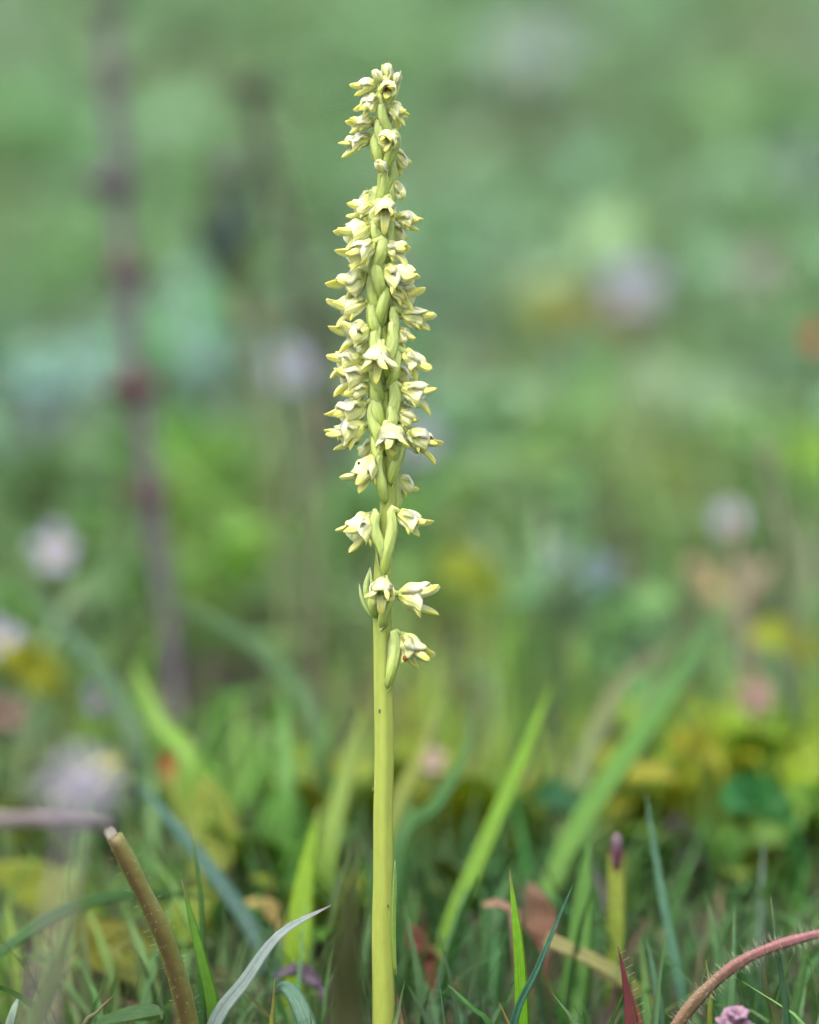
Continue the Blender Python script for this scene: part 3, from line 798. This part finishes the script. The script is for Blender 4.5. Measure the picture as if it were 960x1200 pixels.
# cut stalk
q = P(222, 1230, .447); q.z = float(ground(q.x, q.y))
t = empty('cut_stalk', q, 'olive-brown bitten-off plant stalk with a pale cut end, lower left', 'plant stalk')
m = MB(); sp = spline([P(226, 1262, .448), P(222, 1200, .447), P(195, 1105, .444), (P(160, 1030, .442)), P(134, 980, .441)], 30)
m.add(*tube(sp, lambda u: (.9 + .22 * (1 - u) + .05 * math.sin(u * 23) + (.06 if .42 < u < .47 else 0)) * MM, lambda u, a: mixc(lin(150, 152, 74, .6), lin(112, 88, 56, .55), (0.5 + .5 * math.cos((a - .36) * 6.283)) ** 3 * .9), n=16, ribs=5, rib=.04))
m.build('stem', M_STALK, t)
e = sp[-1]; tn = (sp[-1] - sp[-2]).normalized()
m = MB(); u_, s_ = along(tn, Vector((0, 0, 1)))
m.add(*blob(e - Vector((.0003, 0, -.0001)), .00065, .0006, .0009, lambda a, b: lin(215, 205, 185, .6), n=10, rough=.7, seed=2, axes=(u_, s_, tn)))
m.build('cut_end', M_STALK, t)
m = MB(); rnd = random.Random(4)
for k in range(120):
    i = rnd.randrange(1, 29); a = rnd.random() * 6.283; tt = (sp[i] - sp[i - 1]).normalized(); uu, ss = along(tt, Vector((0, 0, 1)))
    dr = uu * math.cos(a) + ss * math.sin(a); b0 = sp[i] + dr * .0011
    m.add(*tube([b0, b0 + dr * .0003 + tt * .0002 * rnd.uniform(-1, 1), b0 + dr * rnd.uniform(.0003, .0007)], lambda u: .000011, lambda u, a: lin(205, 200, 180), n=3))
m.build('hair', M_HAIR, t)['kind'] = 'stuff'

# red arching hairy stalk
q = P(790, 1235, .446); q.z = float(ground(q.x, q.y))
t = empty('arching_stalk', q, 'reddish hairy stalk arching in from the lower right border', 'plant stalk')
sp = spline([P(775, 1245, .447), P(800, 1192, .446), P(850, 1140, .444), P(900, 1112, .442), P(975, 1092, .440), P(1060, 1090, .438), P(1130, 1110, .437)], 44)
m = MB(); m.add(*tube(sp, lambda u: (.80 - .32 * min(1, u * 1.6) + .04 * math.sin(u * 40)) * MM, lambda u, a: mixc(mixc(lin(165, 115, 92, .55), lin(140, 148, 84, .55), max(0, 1 - abs(u - .24) / .2) * (.75 if .15 < a < .65 else .3)), lin(182, 122, 126, .5), min(1, u * 1.7)), n=12))
m.build('stem', M_STALK, t)
m = MB()
for k in range(650):
    i = rnd.randrange(1, 40); a = rnd.random() * 6.283; tt = (sp[i] - sp[i - 1]).normalized(); uu, ss = along(tt, Vector((0, 0, 1)))
    dr = (uu * math.cos(a) + ss * math.sin(a) + tt * rnd.uniform(-.3, .3)).normalized(); b0 = sp[i].lerp(sp[i - 1], rnd.random()) + dr * .0006
    ln = rnd.uniform(.0003, .0012)
    m.add(*tube([b0, b0 + dr * ln], lambda u: .000015 * (1.2 - u), lambda u, a: lin(235, 225, 220), n=3))
m.build('hair', M_HAIR, t)['kind'] = 'stuff'

# red pointed leaf
t = empty('red_leaf', P(738, 1262, .446), 'small dark-red pointed leaf standing at the bottom, right of the stem', 'leaf')
m = MB(); pth = spline([P(742, 1262, .446), P(741, 1195, .446), P(733, 1145, .446), P(724, 1108, .446)], 18)
m.add(*ribbon(pth, lambda u: 13 / PXM * max(.03, (1 - u) ** .9), lambda u, a: mixc(lin(150, 88, 74, .5), lin(150, 66, 84, .5), u), (-.5, -1, .1), fold=.7, th=.0002))
m.build('blade', M_LEAF, t)
m = MB(); pth2 = spline([P(752, 1262, .447), P(750, 1200, .447), P(740, 1160, .447)], 14)
m.add(*ribbon(pth2, lambda u: 7 / PXM * max(.03, (1 - u) ** .9), lambda u, a: lin(190, 110, 85, .7), (.5, -1, .1), fold=.6, th=.0002))
m.build('blade', M_LEAF, t)
m = MB()
for k in range(60):
    i = rnd.randrange(4, 17); b0 = pth[i] + Vector((13 / PXM * (1 - i / 17) ** .9 * .9, 0, 0)); dr = Vector((1, -.2, .6)).normalized(); ln = rnd.uniform(.0004, .0009)
    m.add(*tube([b0, b0 + dr * ln], lambda u: .000018, lambda u, a: lin(235, 225, 220), n=3))
m.build('hair', M_HAIR, t)['kind'] = 'stuff'

# purple bud on the blunt blade
bpos = P(723, 998, .487)
m = MB(); m.add(*tube([bpos - Vector((0, 0, .0028)), bpos - Vector((0, 0, .0012)), bpos, bpos + Vector((0, 0, .0012)), bpos + Vector((0, 0, .0020))], lambda u: float(np.interp(u, [0, .3, .6, 1], [.0008, .00085, .00075, .0003])), lambda u, a: mixc(lin(104, 52, 76, .5), lin(170, 145, 160, .6), max(0, u - .6) * 2.2), n=10))
tag(m.build('flower_bud', M_STALK, origin=bpos - Vector((0, 0, .0028))), 'dark purple bud with a pale tip on top of the blunt yellow-green blade', 'flower bud')

# ------------------------------------------------------------------ wild flowers of the bank
def wildflower(label, px, py, D, size_px, c_pet, c_mid, lean=0, npet=5, leafy=0, leafc=None, stemc=None, group='pale wild flowers blurred on the bank', face=(0, -1, .5), name='wild_flower', cat='flower', cup=.3, layers=1):
    H = PC(px, py, D, .015); D = (H - CAM).dot(FWD); R = size_px / 2 / PXM * D / FOC
    fx, fy = H.x + lean, H.y + .004
    gz = float(ground(fx, fy))
    t = empty(name, (fx, fy, gz), label, cat, group)
    F = Vector(face).normalized(); u, s = along(F, Vector((0, 0, 1)))
    neck = H - F * (R * .35)
    stemc = stemc or A(110, 130, 80)
    stalk([Vector((fx, fy, gz - .002)), Vector((fx * .5 + neck.x * .5, fy * .5 + neck.y * .5, gz * .45 + neck.z * .55)), neck], .45, .35, stemc, stemc, t, root=False, n=12, nn=7)
    rr = random.Random(int(px * 13 + py))
    for ly in range(layers):
        for k in range(npet):
            a = 2 * math.pi * (k + .5 * ly) / npet + rr.uniform(-.15, .15)
            ra = u * math.cos(a) + s * math.sin(a)
            ll = R * rr.uniform(.85, 1.1) * (1 - .25 * ly)
            lift = cup + .35 * ly
            pts = [neck + ra * (.05 * R), neck + ra * (ll * .5) + F * (R * lift), neck + ra * ll + F * (R * (lift + rr.uniform(0, .2)))]
            m = MB(); m.add(*ribbon(spline(pts, 8), lambda q: R * 1.9 / npet * float(np.interp(q, [0, .3, .7, .9, 1], [.25, .6, 1, .75, .15])), lambda q, uu: mixc(mixc(c_mid, c_pet, .6), c_pet, min(1, q * 2)), F, fold=.1, wave=.1, cols=4, th=.00012, seed=k))
            m.build('petal', M_PETAL, t)
    m = MB(); m.add(*blob(neck + F * (R * .2), R * .22, R * .22, R * .2, lambda a, b: c_mid, axes=(u, s, F))); m.build('flower_centre', M_STALK, t)
    m = MB(); m.add(*tube([neck - F * (R * .5), neck - F * (R * .2), neck + F * (R * .05)], lambda q: R * (.14 + .18 * q), lambda q, uu: stemc, n=8)); m.build('calyx', M_STALK, t)
    for k in range(leafy):
        a = rr.random() * 6.283; zz = gz + (neck.z - gz) * (0.2 + .65 * k / max(1, leafy))
        b0 = Vector((fx, fy, gz)).lerp(neck, (zz - gz) / max(1e-6, neck.z - gz)); dr = Vector((math.cos(a), math.sin(a), .4)).normalized()
        ll = R * rr.uniform(.8, 1.3)
        m = MB(); m.add(*ribbon(spline([b0, b0 + dr * ll * .5, b0 + dr * ll - Vector((0, 0, ll * .2))], 8), lambda q: ll * .3 * math.sin(math.pi * (.06 + .92 * q)) ** .8, lambda q, uu: leafc or MG, (0, 0, 1), fold=.2, th=.00015))
        m.build('leaf', M_LEAF, t)
    return t

LIL, WHT, PNK = lin(195, 192, 222, .68), lin(228, 228, 240, .85), lin(215, 180, 185, .75)
YC = lin(215, 200, 90, .8)
wildflower('white-lilac wild flower with a pale centre above the left meadow floor', 65, 645, .63, 60, lin(205, 200, 232, .72), YC, leafy=5, leafc=A(70, 105, 50))
wildflower('lilac wild flower cut by the left border above the yellow leaf', -2, 750, .62, 62, LIL, YC, leafy=3)
wildflower('small faint lilac flower low on the left, below the blue-green slanting blade', 117, 818, .60, 46, lin(165, 170, 200, .6), YC, leafy=2)
wildflower('pale lilac flower behind the spike on its left', 340, 432, .74, 58, lin(190, 195, 232, .78), YC, leafy=2)
wildflower('pale lilac flower hidden behind the spike on its right', 490, 515, .75, 50, lin(195, 200, 230, .85), YC, leafy=2)
wildflower('lilac flower head standing clear at right of the upper spike', 745, 335, .88, 70, lin(195, 200, 238, .78), YC, leafy=2)
wildflower('big pale blue-grey flower high up right of the spike top', 617, 60, 1.2, 84, lin(175, 195, 212, .68), YC, leafy=2)
wildflower('greyish pink flower near the right border at mid height', 893, 318, 1.05, 70, lin(185, 175, 180, .8), lin(160, 150, 120, .7), leafy=2)
wildflower('faint grey-green seed flower close to the right border below the top', 940, 195, 1.2, 60, lin(150, 175, 165, .75), lin(130, 150, 110, .6), leafy=2)
wildflower('small white flower head on a pinkish stalk in the right meadow', 855, 607, .68, 40, lin(205, 200, 235, .9), lin(180, 160, 190, .7), leafy=0, stemc=lin(160, 125, 130, .6), lean=.002)
wildflower('faint bluish flower in the middle of the right meadow', 700, 672, .74, 56, lin(140, 165, 180, .6), lin(130, 150, 160, .6), leafy=2)
wildflower('dim greyish lilac flower left of the faint bluish one', 655, 650, .76, 36, lin(150, 160, 165, .7), lin(130, 150, 130, .6), leafy=2)
wildflower('orange-red flower cut by the right border', 958, 396, .68, 32, lin(200, 62, 40, .8), lin(200, 60, 35, .9), group=None)
wildflower('faint pale flower at the upper left border', 6, 45, 1.2, 50, lin(150, 165, 170, .7), YC, leafy=2)
wildflower('tiny pink-white flower close behind the stem on its right', 508, 892, .56, 34, lin(215, 190, 180, .8), lin(160, 120, 90, .6), leafy=2)
wildflower('pale grey flower dot high at the upper right', 690, 25, 1.3, 46, lin(145, 155, 175, .7), YC, leafy=1)
wildflower('pale pink spent bloom in the lower right meadow below the yellow leaf', 888, 815, .62, 50, lin(205, 175, 160, .6), lin(190, 140, 130, .7), leafy=1)
wildflower('pinkish brown spent bloom at the left border below the yellow leaf', 8, 835, .60, 56, lin(165, 140, 120, .55), lin(140, 110, 90, .6), leafy=1)
wildflower('pinkish purple flower head peeping over the bottom edge at right', 860, 1203, .464, 56, lin(205, 165, 190, .7), lin(190, 135, 170, .6), group=None, layers=3, npet=7, cup=.35, face=(.2, -.5, 1))

# hazy mauve flower in front at left
t = wildflower('hazy mauve flower head nodding in front at the lower left, far out of focus', 95, 925, .325, 105, lin(200, 196, 212, .66), lin(190, 175, 190, .6), group=None, layers=2, npet=7, face=(.2, -.6, .6), stemc=lin(185, 165, 175, .7), lean=-.012, leafy=0)
t = empty('fallen_stalk', P(-60, 975, .37), 'blurred pale mauve stalk entering from the left border toward the cut stalk', 'plant stalk')
q0 = P(-140, 1010, .375); gq = Vector((q0.x - .01, q0.y, float(ground(q0.x - .01, q0.y)) - .001))
stalk([gq, q0, P(-40, 966, .385), P(60, 962, .395), P(128, 968, .405)], .9, .7, lin(190, 186, 184, .7), lin(170, 145, 145, .65), t, root=False)

# tall purplish herb at left with whorls of calyces
def tall_herb():
    pts = [(210, 850, 0.585), (200, 760, 0.599), (190, 680, 0.612), (180, 600, 0.625), (165, 480, 0.644), (150, 350, 0.664), (140, 220, 0.685), (131, 90, 0.705), (122, -40, 0.726), (115, -130, 0.740)]
    q = P(*pts[0]); q.z = float(ground(q.x, q.y))
    t = empty('tall_herb', q, 'tall dark purplish herb with red-brown whorls along its stem, blurred at left', 'plant')
    sp = stalk(pts, 1.5, 1.25, lin(78, 66, 72, .45), lin(100, 84, 98, .5), t, n=40)
    rr = random.Random(9)
    for (px, py, n, c, sz) in [(172, 582, 10, lin(96, 56, 58, .5), 2.6), (158, 460, 12, lin(108, 54, 62, .5), 3.1), (146, 322, 9, lin(108, 72, 86, .6), 3.0), (128, 222, 11, lin(105, 85, 105, .6), 3.6), (131, 95, 7, lin(90, 100, 80, .6), 3.0), (122, 10, 8, lin(85, 115, 60, .6), 3.4)]:
        c0 = P(px, py, .74 + (py + 130) / 980 * (.585 - .74))
        for k in range(n):
            a = k * 2.4 + rr.random(); dr = Vector((math.cos(a), math.sin(a), rr.uniform(.1, .7))).normalized()
            b0 = c0 + Vector((0, 0, rr.uniform(-.0015, .0015))); ln = sz * 1.25 * MM * rr.uniform(.8, 1.2)
            m = MB(); m.add(*tube(spline([b0, b0 + dr * ln * .5, b0 + dr * ln], 6), lambda u: ln * float(np.interp(u, [0, .4, .8, 1], [.12, .3, .24, .16])), lambda u, a_: mixc(c, lin(90, 100, 60, .6), (1 - u) * .4), n=7))
            m.build('calyx', M_STALK, t)
        for sg in (1, -1):
            dr = Vector((sg * .8, rr.uniform(-.5, .5), .35)).normalized(); ll = .0075 * rr.uniform(.7, 1.2)
            b0 = c0 - Vector((0, 0, .002))
            m = MB(); m.add(*ribbon(spline([b0, b0 + dr * ll * .5 + Vector((0, 0, .001)), b0 + dr * ll], 9), lambda q: ll * .26 * math.sin(math.pi * (.06 + .93 * q)) ** .8, lambda q, uu: mixc(A(85, 105, 60), A(95, 125, 55), q), (0, -.3, 1), fold=.2))
            m.build('leaf', M_LEAF, t)
tall_herb()

def dead_herb():
    q = P(395, 640, .69); q.z = float(ground(q.x, q.y))
    t = empty('withered_herb', q, 'withered brown-grey herb leaning left with a nodding dark head, blurred', 'plant')
    stalk([P(395, 620, .69), P(385, 500, .69), P(362, 370, .69), P(325, 230, .69), P(292, 110, .69)], 1.5, 1.1, lin(88, 82, 68, .5), lin(92, 86, 72, .5), t, n=30)
    c0 = P(290, 105, .69); rr = random.Random(3)
    for k in range(14):
        a = k * 2.4; dr = Vector((math.cos(a), math.sin(a), rr.uniform(-.4, .8))).normalized(); ln = .0055 * rr.uniform(.7, 1.2)
        m = MB(); m.add(*tube(spline([c0, c0 + dr * ln * .6, c0 + dr * ln], 6), lambda u: ln * (.26 - .2 * u), lambda u, a_: lin(98, 112, 78, .6), n=6)); m.build('calyx', M_STALK, t)
    for (px, py, w_, c) in [(268, 285, 40, lin(82, 102, 96, .55)), (262, 195, 34, lin(135, 140, 130, .6)), (285, 340, 34, lin(98, 118, 76, .6)), (245, 250, 26, lin(105, 125, 90, .6))]:
        tip = P(px, py + 55, .69); mid = P(px - 4, py, .685); b0 = P(310, 175, .69)
        m = MB(); hw = w_ / 2 / PXM * .69 / FOC
        m.add(*ribbon(spline([b0, mid, tip], 14), lambda q: hw * float(np.interp(q, [0, .3, .6, .85, 1], [.1, .3, 1, .8, .1])), lambda q, u: c, (.2, -1, .2), fold=.2, cols=6, wave=.1, th=.0002)); m.build('leaf', M_DEAD, t)
dead_herb()

def thin_stems():
    for i, (lab, pts, c) in enumerate([
        ('thin tan grass stem rising left behind the spike', [(330, 700, .60), (312, 520, .60), (285, 390, .60)], lin(140, 145, 100, .6)),
        ('thin tan grass stem rising right of its twin behind the spike', [(352, 700, .605), (338, 520, .605), (318, 395, .605)], lin(130, 130, 98, .6)),
        ('brownish leaning stem nearest the spike on its left', [(370, 800, .59), (372, 650, .59), (368, 520, .59)], lin(135, 125, 105, .6)),
        ('brownish stalk below the small white flower head at right', [(880, 800, .59), (872, 720, .595), (862, 640, .60)], lin(150, 115, 110, .6)),
        ('greyish brown stem leaning near the right border of the meadow', [(935, 690, .60), (915, 610, .605), (900, 540, .62)], lin(125, 120, 95, .6))]):
        q = P(*pts[0]); q.z = float(ground(q.x, q.y))
        t = empty('flowering_grass', q, lab, 'grass stem', 'thin blurred stems in the meadow')
        sp = stalk(pts, .55, .4, c, c, t)
        m = MB(); e = sp[-1]; d_ = (sp[-1] - sp[-3]).normalized()
        m.add(*tube([e, e + d_ * .002, e + d_ * .004, e + d_ * .006], lambda u: float(np.interp(u, [0, .4, 1], [.0005, .0009, .0002])), lambda u, a: mixc(c, lin(150, 140, 100, .6), .5), n=7)); m.build('seed_head', M_STALK, t)
thin_stems()

# broad leaves seen as soft patches
def broad_leaf(label, pts, wpx, c0, c1, cat='leaf', name='broad_leaf', face=(0, -.6, 1), mat=None, tipc=None, group='broad leaves scattered in the turf', fold=.15, wave=.12, cup=0, lift=.003):
    p3 = [PC(*q, lift + .003 * k) for k, q in enumerate(pts)]
    Dm = sum(q[2] for q in pts) / len(pts); hw = wpx / 2 / PXM * Dm / FOC
    foot = p3[0] + (p3[0] - p3[1]) * .3; foot.z = float(ground(foot.x, foot.y))
    t = empty(name, foot, label, cat, group)
    stops = [(0, c0), (.8, c1), (1, tipc or c1)]
    m = MB(); m.add(*ribbon(spline(p3, 18), lambda q: hw * max(.04, math.sin(math.pi * (.05 + .94 * q ** .9))) ** .75, lambda q, u: grad(stops, q), face, fold=fold, wave=wave, cols=8, th=.0002, cup=cup, seed=len(label)))
    b = m.build('blade', mat or M_LEAF, t)
    m = MB(); m.add(*tube([p + (Vector(face).normalized()) * -.0002 for p in spline(p3, 12)], lambda q: .0005 * (1 - q * .8), lambda q, u: mixc(c0, c1, .3), n=6)); m.build('midrib', M_STALK, b)
    m = MB(); m.add(*tube(spline([foot - Vector((0, 0, .002)), foot.lerp(p3[0], .5) + Vector((0, 0, .001)), p3[0] + (p3[1] - p3[0]) * .1], 8), lambda q: .0006, lambda q, u: c0, n=6)); m.build('petiole', M_STALK, t)
    return t

YL, YO = A(195, 190, 40, .6), A(150, 162, 42, .6)
broad_leaf('yellow-green oval leaf with an orange-red tip at lower left', [(245, 1040, .52), (248, 980, .525), (225, 930, .53), (192, 885, .535)], 75, A(165, 175, 55, .55), A(150, 172, 70, .55), tipc=A(205, 85, 50, .6), face=(-.3, -1, .2))
broad_leaf('yellow leaf at the left border beneath the lilac flowers', [(80, 800, .61), (40, 785, .61), (0, 770, .615)], 62, YO, A(190, 190, 45, .7), lift=.011, face=(0, -1, .5))
broad_leaf('large yellow-green leaf at the left border in the lower corner', [(110, 1085, .53), (50, 1045, .54), (-15, 1015, .55)], 85, A(140, 158, 48, .5), A(160, 172, 52, .5))
broad_leaf('yellow olive leaf lying under the cut stalk', [(180, 1150, .505), (125, 1110, .51), (85, 1080, .515)], 90, A(118, 130, 40, .5), A(150, 150, 42, .5))
broad_leaf('yellow-green leaf standing behind the slim blades at lower left', [(195, 1110, .51), (225, 1070, .515), (262, 1040, .52)], 66, A(140, 165, 42, .5), A(155, 175, 45, .5))
broad_leaf('bright yellow oval leaf in the right meadow near the border', [(975, 760, .655), (925, 753, .66), (880, 750, .665)], 60, YO, A(188, 200, 42, .7), lift=.011, face=(0, -1, .5))
broad_leaf('yellow-green leaf behind the spike base at right', [(590, 690, .75), (550, 675, .75), (505, 660, .755)], 50, A(165, 185, 55), A(175, 190, 60), lift=.011, face=(0, -1, .5))
broad_leaf('yellow leaf in the middle right meadow', [(720, 900, .565), (755, 905, .57), (790, 915, .575)], 42, A(175, 180, 38, .55), YL, lift=.011, face=(0, -1, .5))
broad_leaf('orange-yellow leaf right of the middle yellow leaf', [(845, 890, .60), (815, 875, .605), (785, 872, .61)], 40, A(172, 178, 38, .55), A(190, 185, 40, .6), lift=.011, face=(0, -1, .5))
broad_leaf('deep green round leaf right of the slanting yellow-green blade', [(680, 950, .53), (640, 930, .535), (600, 940, .54)], 62, A(35, 95, 45), A(45, 110, 55))
broad_leaf('deep green round leaf at the right, under the yellow leaves', [(930, 960, .55), (885, 935, .555), (850, 950, .56)], 60, A(45, 120, 45), A(55, 130, 55), lift=.011, face=(0, -1, .5))
broad_leaf('vivid green leaf cut by the right border', [(985, 950, .545), (950, 938, .55), (920, 935, .555)], 40, A(110, 165, 30), A(125, 175, 35), lift=.011, face=(0, -1, .5))
broad_leaf('pale teal broad leaf behind the purplish herb, nearest the left border', [(30, 470, .92), (80, 425, .93), (140, 400, .94)], 78, A(125, 165, 158, .85), A(135, 172, 165, .85))
broad_leaf('pale teal broad leaf right of the purplish herb', [(240, 440, .80), (215, 390, .84), (200, 350, .86)], 70, A(125, 165, 150, .7), A(130, 168, 150, .7))
broad_leaf('bright green leaf right of the dark red whorls', [(225, 560, .80), (250, 530, .80), (280, 500, .81)], 60, A(110, 165, 45, .55), A(115, 168, 50, .55), lift=.011, face=(0, -1, .5))
broad_leaf('fresh green leaf above the dark hollow at left', [(250, 680, .74), (290, 650, .74), (320, 625, .745)], 46, A(115, 165, 45, .55), A(120, 168, 50, .55), lift=.011, face=(0, -1, .5))
broad_leaf('yellowish leaf far back on the right meadow', [(610, 385, 1.02), (645, 365, 1.03), (685, 350, 1.04)], 60, A(160, 168, 75, .55), A(165, 168, 72, .55), lift=.011, face=(0, -1, .5))
broad_leaf('brown withered leaf beside the yellowish one far back', [(690, 410, 1.0), (715, 390, 1.0), (745, 375, 1.01)], 56, A(125, 105, 75, .6), A(130, 115, 85, .6), mat=M_DEAD, lift=.011, face=(0, -1, .5))
broad_leaf('light green leaf at the right border at mid height', [(985, 560, .85), (955, 530, .86), (930, 505, .87)], 60, A(130, 175, 40, .8), A(130, 175, 45, .8), lift=.011, face=(0, -1, .5))
broad_leaf('pale straw bracts below the small white flower head', [(850, 700, .68), (825, 680, .68), (800, 665, .685)], 36, A(195, 175, 130, .7), A(205, 180, 140, .7), mat=M_DEAD, lift=.011, face=(0, -1, .5))
broad_leaf('pinkish straw leaf right of the small white flower head', [(860, 700, .68), (885, 680, .68), (905, 665, .685)], 30, A(180, 155, 140, .7), A(190, 170, 150, .7), mat=M_DEAD, lift=.011, face=(0, -1, .5))
broad_leaf('orange-brown dead leaf right of the bright upright blade', [(640, 1110, .485), (632, 1075, .488), (622, 1035, .49)], 42, A(140, 100, 76, .45), A(165, 128, 102, .45), mat=M_DEAD, wave=.3, face=(-.2, -1, .4))
broad_leaf('small tan dead leaf left of the bright upright blade', [(605, 1068, .478), (585, 1060, .479), (563, 1060, .48)], 17, A(170, 138, 112, .5), A(185, 150, 120, .5), mat=M_DEAD, wave=.2)
broad_leaf('reddish-brown dead leaf low behind the stem on its right', [(505, 1130, .49), (490, 1105, .49), (472, 1085, .49)], 34, A(140, 75, 60, .6), A(150, 90, 75, .6), mat=M_DEAD, wave=.3)
broad_leaf('purplish dead leaf low between the wide bright blade and the stem', [(380, 1160, .475), (350, 1140, .476), (322, 1145, .477)], 26, A(90, 70, 90, .6), A(105, 85, 105, .6), mat=M_DEAD, wave=.3)
broad_leaf('purplish-brown rolled leaf in the dark hole at right', [(815, 1030, .53), (800, 985, .53), (785, 955, .53)], 44, A(75, 60, 65, .6), A(90, 75, 85, .6), mat=M_DEAD, wave=.3)
broad_leaf('tan dead leaf behind the yellow leaf at lower left', [(330, 1085, .50), (310, 1060, .50), (280, 1060, .50)], 24, A(170, 150, 90, .7), A(185, 165, 100, .7), mat=M_DEAD, wave=.2)
broad_leaf('dark green leaf above the white-lilac flower at left', [(60, 600, .64), (45, 580, .64), (30, 560, .64)], 54, A(60, 90, 35), A(70, 100, 40), face=(0, -1, .5))

# ------------------------------------------------------------------ leafy plants behind the stem
def leafy_plant(label, px, py, D, n, size, c, seed):
    p = PC(px, py, D, .006); rr = random.Random(seed)
    foot = Vector((p.x, p.y, float(ground(p.x, p.y))))
    t = empty('leafy_plant', foot, label, 'plant', 'leafy yellow-green plants behind the orchid')
    for k in range(n):
        a = 6.283 * k / n + rr.uniform(-.4, .4); el = rr.uniform(.35, 1.1); ll = size * MM * rr.uniform(.7, 1.15)
        dr = Vector((math.cos(a) * math.cos(el), math.sin(a) * math.cos(el), math.sin(el)))
        b0 = foot + Vector((0, 0, .001))
        pts = [b0, b0 + dr * (ll * .45), b0 + dr * (ll * .8) - Vector((0, 0, ll * .04)), b0 + dr * ll - Vector((0, 0, ll * .16))]
        cc = mixc(c, rr.choice((A(205, 195, 50), A(90, 140, 40), A(150, 190, 50))), rr.uniform(.1, .5))
        hw = ll * rr.uniform(.16, .24)
        m = MB(); m.add(*ribbon(spline(pts, 14), lambda q: hw * float(np.interp(q, [0, .2, .45, .7, .9, 1], [.18, .35, .8, 1, .6, .08])), lambda q, u: mixc(mixc(c, cc, .5), cc, q), (-dr.x, -dr.y, 1.3), fold=.25, wave=.12, cols=6, th=.0002, seed=k + seed))
        m.build('leaf', M_LEAF, t)
for i, (lab, px, py, D, n, sz, c) in enumerate([
    ('yellow-green leafy plant just left of the stem, behind the bright blades', 412, 865, .55, 11, 20, A(165, 180, 55)),
    ('yellow leafy plant just right of the stem, behind the slanting blade', 560, 900, .54, 11, 20, A(170, 185, 40)),
    ('green leafy plant between the two slanting blades', 655, 940, .54, 10, 18, A(120, 165, 50)),
    ('bright yellow leafy plant right of the broad slanting blade', 775, 915, .57, 11, 18, A(185, 190, 35)),
    ('yellow-green leafy plant under the pale pink spent bloom', 870, 880, .59, 10, 19, A(150, 185, 40)),
    ('fresh green leafy plant cut by the right border', 950, 925, .57, 10, 18, A(130, 180, 35)),
    ('deep green leafy plant right of the red-tipped leaf', 320, 950, .525, 11, 17, A(100, 165, 45)),
    ('mid green leafy plant close left of the orchid stem foot', 385, 985, .51, 10, 15, A(95, 150, 45)),
    ('dark green leafy plant close right of the orchid stem foot', 560, 1010, .52, 9, 13, A(55, 105, 45)),
    ('dark green leafy plant behind the purple-tipped blade', 740, 1010, .53, 9, 13, A(60, 115, 50)),
    ('dark green leafy plant behind the tall faint blade at right', 880, 1010, .53, 9, 14, A(60, 120, 50)),
    ('green leafy plant under the hazy mauve flower', 110, 905, .57, 9, 16, A(110, 160, 55))]):
    leafy_plant(lab, px, py, D, n, sz, c, 50 + i)
leafy_plant('pale yellow-green leafy plant far left, above the big yellowed leaf', 40, 960, .545, 10, 18, A(165, 180, 65), 72)
